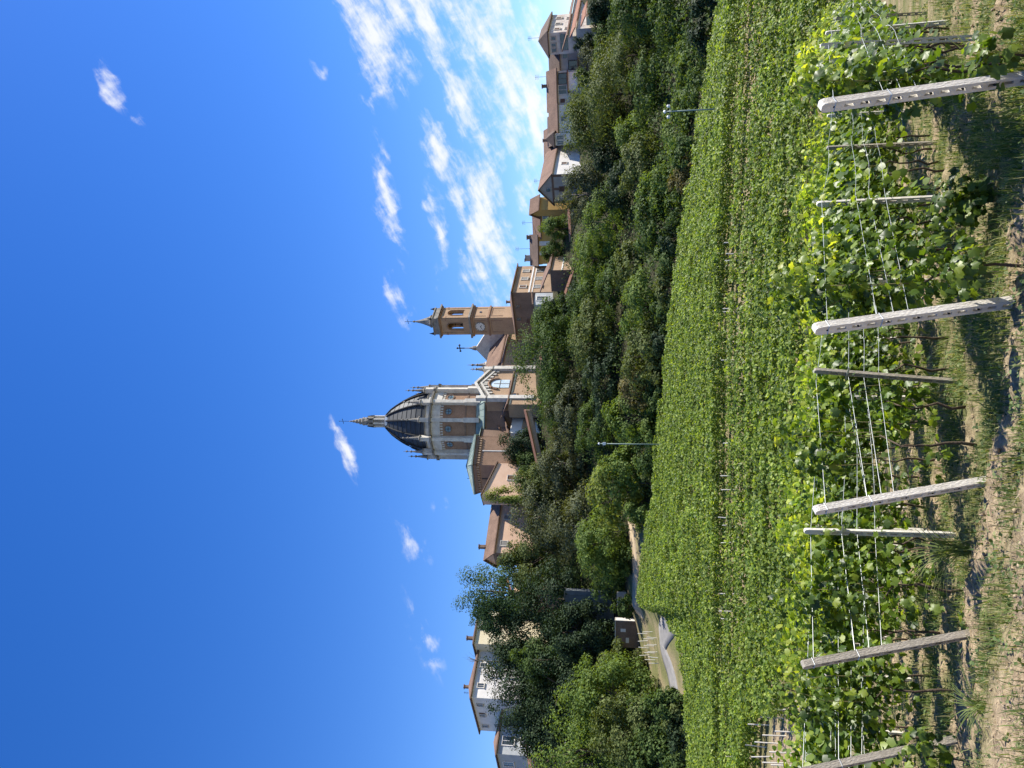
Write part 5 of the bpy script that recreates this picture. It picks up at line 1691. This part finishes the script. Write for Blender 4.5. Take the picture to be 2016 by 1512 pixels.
ringbox(sw + .25, 868, 865.5, 'cornice', brick); ringbox(sw + .6, 865.5, 862.5, 'cornice', stone_g)
ringbox(sw - .1, 862.5, 853, 'parapet', stone_g); ringbox(sw + .08, 853, 851, 'parapet_cap', stone_g)
for sa in (-1, 1):
    for sb in (-1, 1):
        c = TCn + AX * (sa * (sw - .3)) + N1 * (sb * (sw - .3))
        MB().lathe(c[:2], [(.3, ztw(851)), (.34, ztw(849)), (.2, ztw(846)), (.03, ztw(841))], 6).build('corner_finial', metal_dk, tower)
spr = MB().lathe(TCn[:2], [(1.5, ztw(851)), (1.5, ztw(846)), (1.75, ztw(845)), (1.45, ztw(842)), (1.0, ztw(834)), (.62, ztw(826)), (.34, ztw(818)), (.16, ztw(812)), (.3, ztw(810.5)), (.22, ztw(808)), (.06, ztw(807))], 8, .2).build('spire', stone_g, tower)
cross(TCn[:2], ztw(808), ztw(792), 1.05, spr, .06)
for n_, t_ in ((-AX, N1), (N1, AX)):
    c = TCn + n_ * (sw + .06); cz = ztw(945)
    if n_ is N1:
        MB().obox((c)[:2], t_, n_, .5, .1, ztw(947), ztw(943)).build('slit_window', glass, tower); continue
    nn = 24; r_ = 1.28
    disc = lambda rr, o_: [c + n_ * o_ + t_ * (rr * math.cos(2 * math.pi * i / nn)) + Z * (cz + rr * math.sin(2 * math.pi * i / nn)) for i in range(nn)]
    m = MB(); m.add(disc(r_, 0) + disc(r_, .12), [tuple(range(nn, 2 * nn))] + [(i, (i + 1) % nn, nn + (i + 1) % nn, nn + i) for i in range(nn)])
    clk = m.build('clock', clock_w, tower)
    m = MB(); m.tube(disc(r_, .1) + [disc(r_, .1)[0]], .1, 5); m.build('clock_rim', stone_g, clk)
    for i in range(12):
        a = 2 * math.pi * i / 12; p0 = c + n_ * .13 + t_ * (r_ * .72 * math.cos(a)) + Z * (cz + r_ * .72 * math.sin(a)); p1 = c + n_ * .13 + t_ * (r_ * .92 * math.cos(a)) + Z * (cz + r_ * .92 * math.sin(a))
        MB().tube([p0, p1], .055, 4).build('numeral', metal_dk, clk)
    o_ = c + n_ * .15 + Z * cz
    # hands at about twenty to five
    MB().tube([o_, o_ + (-t_ * -.0 + Z * 0) + (N1 * (.80 * math.sin(R(240))) + Z * (.80 * math.cos(R(240))))], .06, 4).build('minute_hand', metal_dk, clk)
    MB().tube([o_, o_ + (N1 * (.55 * math.sin(R(135))) + Z * (.55 * math.cos(R(135))))], .08, 4).build('hour_hand', metal_dk, clk)
bell = MB().lathe(TCn[:2], [(.72, ztw(908)), (.62, ztw(905)), (.42, ztw(899)), (.32, ztw(896)), (.1, ztw(895))], 12).build('bell', metal_dk, tower)
m = MB(); m.tube([TCn + AX * -(sw - .5) + Z * ztw(894.5), TCn + AX * (sw - .5) + Z * ztw(894.5)], .14, 5); m.tube([TCn + N1 * -(sw - .5) + Z * ztw(909), TCn + N1 * (sw - .5) + Z * ztw(909)], .12, 5); m.build('bell_frame', wood_dk, tower)
for sg in (-1, 1):
    c = TCn + AX * (sg * .0) + N1 * (sg * 1.15)
    MB().lathe(c[:2], [(.42, ztw(909)), (.36, ztw(906)), (.24, ztw(902)), (.06, ztw(900))], 10).build('bell', metal_dk, tower)

# ------------------------------------------------------------------ poles in the vineyard
for (u, vt, vb_, y, lab, kindp) in ((1299, 1307, 1436, 70.0, 'tall thin green steel pole with two lamp heads, right of the far vineyard', 0), (637, 1178, 1316, 100.0, 'tall thin steel pole with small pale device on top, centre of the wood edge', 1)):
    p = pt(u, vb_, y); g = float(H(np.float64(p.x), np.float64(p.y))); T = pt(u, vt, y)
    root = thing('lamp_pole', (p.x, p.y, g), lab, 'pole')
    MB().tube([Vector((p.x, p.y, g - .3)), Vector((p.x, p.y, T.z - .2))], [.075, .055], 8).build('pole', steel_g, root, True)
    MB().lathe((p.x, p.y), [(.03, T.z - .25), (.15, T.z - .15), (.16, T.z - .05), (.06, T.z + .05)], 8).build('top_cap', lamp_w, root)
    if kindp == 0:
        zz = T.z - .55
        MB().tube([Vector((p.x - .5, p.y, zz)), Vector((p.x + .5, p.y, zz))], .035, 5).build('cross_arm', steel_g, root)
        for sg in (-1, 1): MB().lathe((p.x + sg * .48, p.y), [(.05, zz - .05), (.14, zz + .05), (.14, zz + .22), (.05, zz + .3)], 8).build('lamp_head', lamp_w, root)
    else:
        MB().obox((p.x, p.y), Vector((1, 0, 0)), Vector((0, 1, 0)), .34, .3, T.z - .95, T.z - .55).build('sensor_box', lamp_w, root)
        MB().tube([Vector((p.x, p.y, T.z - .7)), Vector((p.x - .35, p.y, T.z - .6))], .03, 4).build('cross_arm', steel_g, root)

# ------------------------------------------------------------------ trees
def crown_points(rs, n, rx, ry, rz, nclump, shape, open_=.0):
    """leaf positions and outward normals in clumps through an uneven crown"""
    d = rs.normal(size=(nclump, 3)); d /= np.linalg.norm(d, axis=1, keepdims=True)
    rad = .42 + .5 * rs.rand(nclump) ** .6
    rad *= .86 + .3 * rs.rand(nclump)
    c = d * rad[:, None]
    if shape == 'cone': c[:, :2] *= np.clip(.95 - .75 * (c[:, 2:3] * .5 + .5), .1, 1)
    if shape == 'dome': c[:, 2] = np.abs(c[:, 2]) * 1.25 - .35
    if shape == 'column': c[:, :2] *= .8
    cr = rs.uniform(.20, .36, nclump) * (1 if nclump < 40 else .86)
    w = cr ** 2; w /= w.sum()
    k = rs.choice(nclump, n, p=w)
    e = rs.normal(size=(n, 3)); e /= np.linalg.norm(e, axis=1, keepdims=True)
    rr = rs.rand(n) ** .45
    off = e * (cr[k] * rr)[:, None] * np.array([[1.15, 1.15, .8]])
    p = c[k] + off
    S = np.array([[rx, ry, rz]])
    nrm = e * .55 + p / (np.linalg.norm(p, axis=1, keepdims=True) + .2) * .75 + np.array([[0, 0, .35]])
    return p * S, nrm, c * S, cr


TREE_N = 0


def tree(u, vt, wpx, y, kind, label, shape='round', dens=1.0, leaf=.37, base_drop=None, name='tree', group='trees of the wooded hillside', cat='tree', low=False, asp=1.45):
    global TREE_N
    TREE_N += 1
    r_ = np.random.RandomState(100 + TREE_N)
    T = pt(u, vt, y)
    d = y * CP + (T.z - EZ) * SP
    rx = wpx * .60 * d / FPX
    g = float(H(np.float64(T.x), np.float64(y)))
    hgt = max(T.z - g, 1.0)
    rz = min(hgt * .56, rx * asp) if not low else hgt * .6
    ry = rx * r_.uniform(.85, 1.05)
    cz = T.z - rz * .97
    n = int(min(10500, max(500, 240 * (rx * rz) / (leaf / .42) ** 2 * dens)))
    ncl = int(np.clip(7 * math.sqrt(rx * rz) + 10, 14, 75))
    p, nrm, cc, cr = crown_points(r_, n, rx, ry, rz, ncl, shape)
    p[:, 2] = np.maximum(p[:, 2] + cz, g + .15) - g
    nrm = nrm + r_.normal(0, .34, nrm.shape)
    v_, f_ = scatter(T_D, p, frames(nrm, r_, droop=(0, 0, -.35)), r_.uniform(.75, 1.35, n) * leaf)
    root = thing(name, (T.x, y, g), label, cat, group)
    o = link('crown', mesh_np('crown', v_, [f_], TREEM[kind]), root); o['kind'] = 'stuff'
    # trunk with limbs towards the larger clumps
    m = MB(); b = Vector((T.x, y, g))
    tr = max(.06, .035 * hgt * .6)
    topz = cz + rz * .45 - g
    mid = b + Vector((r_.normal(0, .04) * hgt, r_.normal(0, .04) * hgt, topz * .55))
    m.tube([b - Z * .4, b + Z * .2, mid, b + Vector((0, 0, topz))], [tr * 1.5, tr, tr * .7, tr * .25], 7)
    for k_ in range(min(9, ncl)):
        e = Vector(cc[k_]) + Vector((0, 0, cz - g)); s0 = Vector((0, 0, max(.4, min(topz * .85, e.z * .62))))
        if e.z < .5: continue
        m.tube([b + s0, b + (s0 + e) * .5 + Vector((0, 0, .15 * rz)), b + e * .96], [tr * .45, tr * .28, tr * .08], 5)
    m.build('trunk', bark if kind not in ('grey',) else bark_grey, root, True)
    return root


TR = [
    # u, v top, width px, y, kind, label, options
    (1488, 1158, 90, 150, 'dark', 'dark conifer at the far right below the cream house', dict(shape='cone')),
    (1420, 1165, 80, 152, 'mid', 'small round tree left of the dark conifer at far right', {}),
    (1322, 1128, 190, 140, 'olive', 'big spreading olive-green oak below the right village', dict(shape='dome', asp=1.1)),
    (1262, 1096, 130, 146, 'olive', 'rounded oak crown left of the big spreading oak, below the village roofs', {}),
    (1400, 1200, 130, 128, 'olive', 'broad tree right of the big oak, halfway down the wood', {}),
    (1485, 1195, 130, 118, 'mid', 'tall tree at the right edge above the dark hollow', {}),
    (1465, 1275, 120, 104, 'mid', 'dark green tree at the right edge just above the vines', dict(dens=.9)),
    (1340, 1238, 110, 116, 'mid', 'tree in the middle of the right-hand wood under the oak', {}),
    (1378, 1318, 78, 94, 'bright', 'bright creeper-covered bush at the vineyard edge far right', dict(low=True)),
    (1312, 1322, 78, 95, 'bright', 'bright bush beside the green lamp pole at the vineyard edge', dict(low=True)),
    (1250, 1300, 100, 98, 'bright', 'leafy light green bush left of the green lamp pole', dict(low=True)),
    (1232, 1206, 95, 124, 'bright', 'pale yellow-green tree left of the big oak', {}),
    (1180, 1212, 110, 116, 'olive', 'olive tree crown below the white side wall', {}),
    (1196, 1165, 70, 142, 'dark', 'dark green tree against the bright white side wall', dict(shape='column')),
    (1128, 1098, 92, 154, 'grey', 'grey-green tree in front of the grey gabled house', {}),
    (1150, 1180, 100, 128, 'dark', 'dark tree filling the hollow below the grey gabled house', {}),
    (1062, 1062, 44, 170, 'bright', 'rounded evergreen bush in front of the mustard house', dict(low=True, leaf=.32)),
    (1012, 1063, 40, 172, 'mid', 'rounded evergreen bush next to the bright yellow house', dict(low=True, leaf=.32)),
    (1075, 1150, 120, 136, 'bright', 'green robinia in the wood below the low brick building', {}),
    (1000, 1128, 120, 142, 'bright', 'tall green robinia left of the low brick building', {}),
    (1130, 1255, 90, 104, 'bright', 'light green tree leaning over the vineyard edge right of centre', {}),
    (1065, 1245, 105, 105, 'mid', 'spreading tree at the vineyard edge below the robinias', {}),
    (985, 1205, 90, 120, 'olive', 'brownish olive tree crown between the green robinias', {}),
    (940, 1170, 90, 128, 'mid', 'tree halfway up the wood below the brick palazzo', {}),
    (905, 1062, 42, 163, 'dark', 'dark conifer in front of the pale lean-to', dict(shape='cone', leaf=.32)),
    (922, 1102, 60, 156, 'dark', 'dark shrub left of the low brick garden building', dict(low=True)),
    (882, 1118, 130, 138, 'mid', 'tall tree below the bell tower right of the large acacia', {}),
    (872, 1040, 90, 155, 'mid', 'right lobe of the treetops that hide the foot of the bell tower', {}),
    (800, 1014, 165, 152, 'mid', 'large acacia crown that hides the nave, highest in the middle of the wood', dict(asp=1.2)),
    (730, 1045, 130, 148, 'mid', 'broad treetop below the white gabled transept', {}),
    (835, 1120, 150, 132, 'olive', 'broad mid-green tree in the heart of the wood', {}),
    (690, 1072, 120, 142, 'grey', 'grey-green feathery tree below the small white house', {}),
    (750, 1150, 150, 126, 'dark', 'dark tree in the heart of the wood left of the broad one', {}),
    (668, 1130, 110, 130, 'mid', 'green tree right of the steel pole with the device', {}),
    (905, 1218, 110, 108, 'bright', 'green tree at the vineyard edge below the bell tower', {}),
    (810, 1225, 120, 106, 'olive', 'olive tinted bush-like tree at the vineyard edge, centre', {}),
    (742, 1212, 80, 109, 'rust', 'tree with rusty dry twigs at the vineyard edge, centre left', {}),
    (688, 1190, 95, 110, 'bright', 'light green tree right behind the steel pole with the device', {}),
    (596, 1185, 70, 113, 'bright', 'bushy green tree directly left of the steel pole', {}),
    (548, 1148, 115, 118, 'yellow', 'pale yellow-green tree with rounded leaf clumps, left of the steel pole', dict(leaf=.55)),
    (632, 972, 62, 168, 'dark', 'very dark evergreen beside the small white house', dict(low=True, shape='dome', leaf=.32)),
    (600, 1000, 46, 165, 'mid', 'mid green shrub at the left of the dark evergreen', dict(low=True, leaf=.32)),
    (534, 955, 42, 160, 'yellow', 'climbing vine mounded on the peach house wall', dict(low=True, leaf=.32)),
    (600, 1060, 110, 146, 'grey', 'grey twiggy tree below the terrace wall', {}),
    (500, 1010, 130, 150, 'grey', 'large grey-green half bare tree in front of the peach house', dict(dens=.75)),
    (560, 1010, 80, 152, 'olive', 'olive tree right of the grey half bare tree', {}),
    (480, 1080, 140, 136, 'grey', 'dim grey tree in the dark middle of the left wood', dict(dens=.7)),
    (418, 1000, 100, 152, 'olive', 'olive brown tree at the corner of the peach house', {}),
    (440, 1128, 120, 124, 'bright', 'rounded fresh green tree above the sandy path', {}),
    (372, 1150, 60, 128, 'mid', 'green shrub right of the shaded retaining wall', dict(low=True)),
    (262, 1120, 50, 129, 'dark', 'dark bush at the left end of the shaded retaining wall', dict(low=True)),
    (352, 892, 110, 152, 'blue', 'tall airy blue-green tree that rises above the left skyline', dict(dens=1.0, asp=1.5)),
    (300, 925, 70, 152, 'blue', 'lower left branch tree of the airy blue-green skyline tree', dict(dens=1.0)),
    (395, 965, 70, 155, 'olive', 'yellowish tree between the airy tree and the peach house', {}),
    (340, 1020, 130, 138, 'dark', 'dark tree under the airy blue-green skyline tree', {}),
    (250, 950, 110, 148, 'dark', 'dark evergreen in front of the cream house', dict(dens=1.5)),
    (185, 945, 120, 143, 'dark', 'dark dense tree covering the foot of the hip roofed house', dict(dens=1.5)),
    (105, 968, 115, 140, 'dark', 'dark tree below the left corner of the hip roofed house', dict(dens=1.5)),
    (215, 1012, 70, 134, 'mid', 'lighter green bush standing out of the dark trees at left', {}),
    (270, 1060, 100, 130, 'dark', 'dark undergrowth tree above the shaded retaining wall', {}),
    (160, 1030, 140, 132, 'dark', 'dark tree behind the large left-hand bush', dict(dens=1.4)),
    (318, 1205, 34, 122, 'mid', 'small tree between the two block huts', dict(low=True)),
    (196, 1170, 90, 121, 'olive', 'lower right part of the large creeper covered thicket at left', {}),
    (140, 1122, 150, 112, 'bright', 'middle of the large creeper covered thicket at left', dict(dens=1.1)),
    (40, 1052, 190, 112, 'bright', 'tallest tree of the large thicket at the left edge', dict(dens=1.1)),
    (70, 1165, 130, 104, 'olive', 'front tree of the large thicket at the left edge', dict(dens=1.1)),
    (95, 1235, 100, 101, 'mid', 'lower front bush of the large thicket at left', dict(low=True)),
    (20, 1240, 120, 100, 'mid', 'shaded front bush at the left edge of the frame', dict(low=True)),
    (-60, 1100, 150, 108, 'mid', 'thicket tree cut by the left edge of the frame', {}),
    (1560, 1180, 130, 120, 'mid', 'wood tree cut by the right edge of the frame', {}),
    (60, 1010, 100, 134, 'dark', 'dark tree in front of the pale house with loggias', dict(dens=1.4)),
    (130, 1000, 90, 137, 'dark', 'dark tree between the hip roofed house and the big thicket', dict(dens=1.4)),
    (215, 985, 80, 142, 'dark', 'dark tree below the cream house', dict(dens=1.4)),
    (1425, 1128, 34, 157, 'dark', 'thin dark cypress rising between the lower roofs at far right', dict(shape='column', leaf=.3)),
    (1392, 1140, 60, 155, 'grey', 'grey-green garden tree below the brown roofed house with porch', dict(leaf=.32)),
    (1352, 1132, 50, 156, 'mid', 'small garden tree below the glazed veranda', dict(leaf=.32)),
    (1300, 1112, 60, 160, 'mid', 'round garden tree under the middle of the right village', dict(leaf=.32)),
    (1455, 1160, 50, 152, 'olive', 'bush left of the cream house at far right', dict(leaf=.32)),
]
for (u, vt, w, y, kind, lab, op) in TR:
    tree(u, vt, w, y, kind, lab, **op)
# undergrowth along the wood edge
SH = [(1500, 1352, 60, 'dark'), (1440, 1348, 70, 'dark'), (1410, 1362, 50, 'mid'), (1345, 1352, 60, 'mid'), (1210, 1318, 70, 'mid'), (1160, 1315, 60, 'rust'), (1100, 1302, 70, 'mid'), (1040, 1295, 70, 'dark'), (1000, 1288, 60, 'mid'),
      (945, 1280, 70, 'olive'), (890, 1282, 60, 'mid'), (845, 1278, 60, 'dark'), (780, 1272, 60, 'olive'), (725, 1265, 60, 'mid'), (660, 1258, 70, 'bright'), (610, 1250, 60, 'mid'), (560, 1245, 50, 'olive'), (500, 1225, 50, 'bright'), (410, 1215, 50, 'mid'), (330, 1228, 26, 'bright'), (128, 1268, 44, 'mid'), (100, 1300, 60, 'olive'), (60, 1310, 80, 'dark'), (5, 1305, 60, 'mid')]
SH.sort()
for j, (u, vt, w, kind) in enumerate(SH):
    yy = float(np.interp(u, [c[0] for c in COLS_], [c[1] for c in COLS_])) + 4.0
    if 300 < u < 420: yy += 7
    tree(u, vt, w, yy, kind, 'low shrub in the undergrowth along the upper vineyard edge, %s from the left' % ORD[j], low=True, name='shrub', cat='shrub', group='shrubs along the vineyard edge', leaf=.34, dens=1.1)
# bare twiggy tree above the roof at left
p = pt(212, 940, 156); g = float(H(np.float64(p.x), np.float64(156)))
root = thing('bare_tree', (p.x, p.y, g), 'leafless twiggy treetop sticking up by the left roofs', 'tree')
m = MB(); b = Vector((p.x, p.y, g)); top = pt(212, 935, 156)
m.tube([b, top], [.16, .08], 6)
r_ = np.random.RandomState(3)
for k_ in range(16):
    a = r_.uniform(-1.1, 1.1); l_ = r_.uniform(1.0, 2.6)
    e = top + Vector((math.sin(a) * l_, r_.normal(0, .8), math.cos(a) * l_))
    md = (top + e) / 2 + Vector((r_.normal(0, .2), 0, r_.normal(0, .2)))
    m.tube([top - Z * r_.uniform(0, 1.5), md, e], [.03, .02, .008], 4)
m.build('trunk', bark_grey, root)

# leafy undergrowth that covers the wooded slope between the trees
r_ = np.random.RandomState(77)
nu = 75000
y_ = r_.uniform(82, 172, nu); k_ = r_.uniform(-.6, .6, nu); x_ = k_ * y_
ed = np.interp(k_, KS, YEDGE)
ok = (y_ > ed + 5) & ~((k_ > -.42) & (k_ < -.16) & (y_ < 127))
ok &= ~((k_ > -.36) & (k_ < -.2) & (y_ > 120) & (y_ < 134))
x_, y_ = x_[ok], y_[ok]
cl_ = fbm(x_ * .45, y_ * .45, 3, 5)
hh = np.clip((cl_ - .35) * 7, 0.1, 2.6) * r_.rand(len(x_)) ** .5
pos = np.stack([x_, y_, H(x_, y_) + .1 + hh], -1)
nrm = r_.normal(0, .5, pos.shape) + np.array([[.1, -.4, .7]])
v_, f_ = scatter(T_D, pos, frames(nrm, r_, droop=(0, 0, -.3)), r_.uniform(.3, .55, len(x_)))
ug = link('undergrowth', mesh_np('undergrowth', v_, [f_], TREEM['mid']))
tag(ug, 'leafy undergrowth and ivy covering the wooded slope', 'undergrowth', kind='stuff')
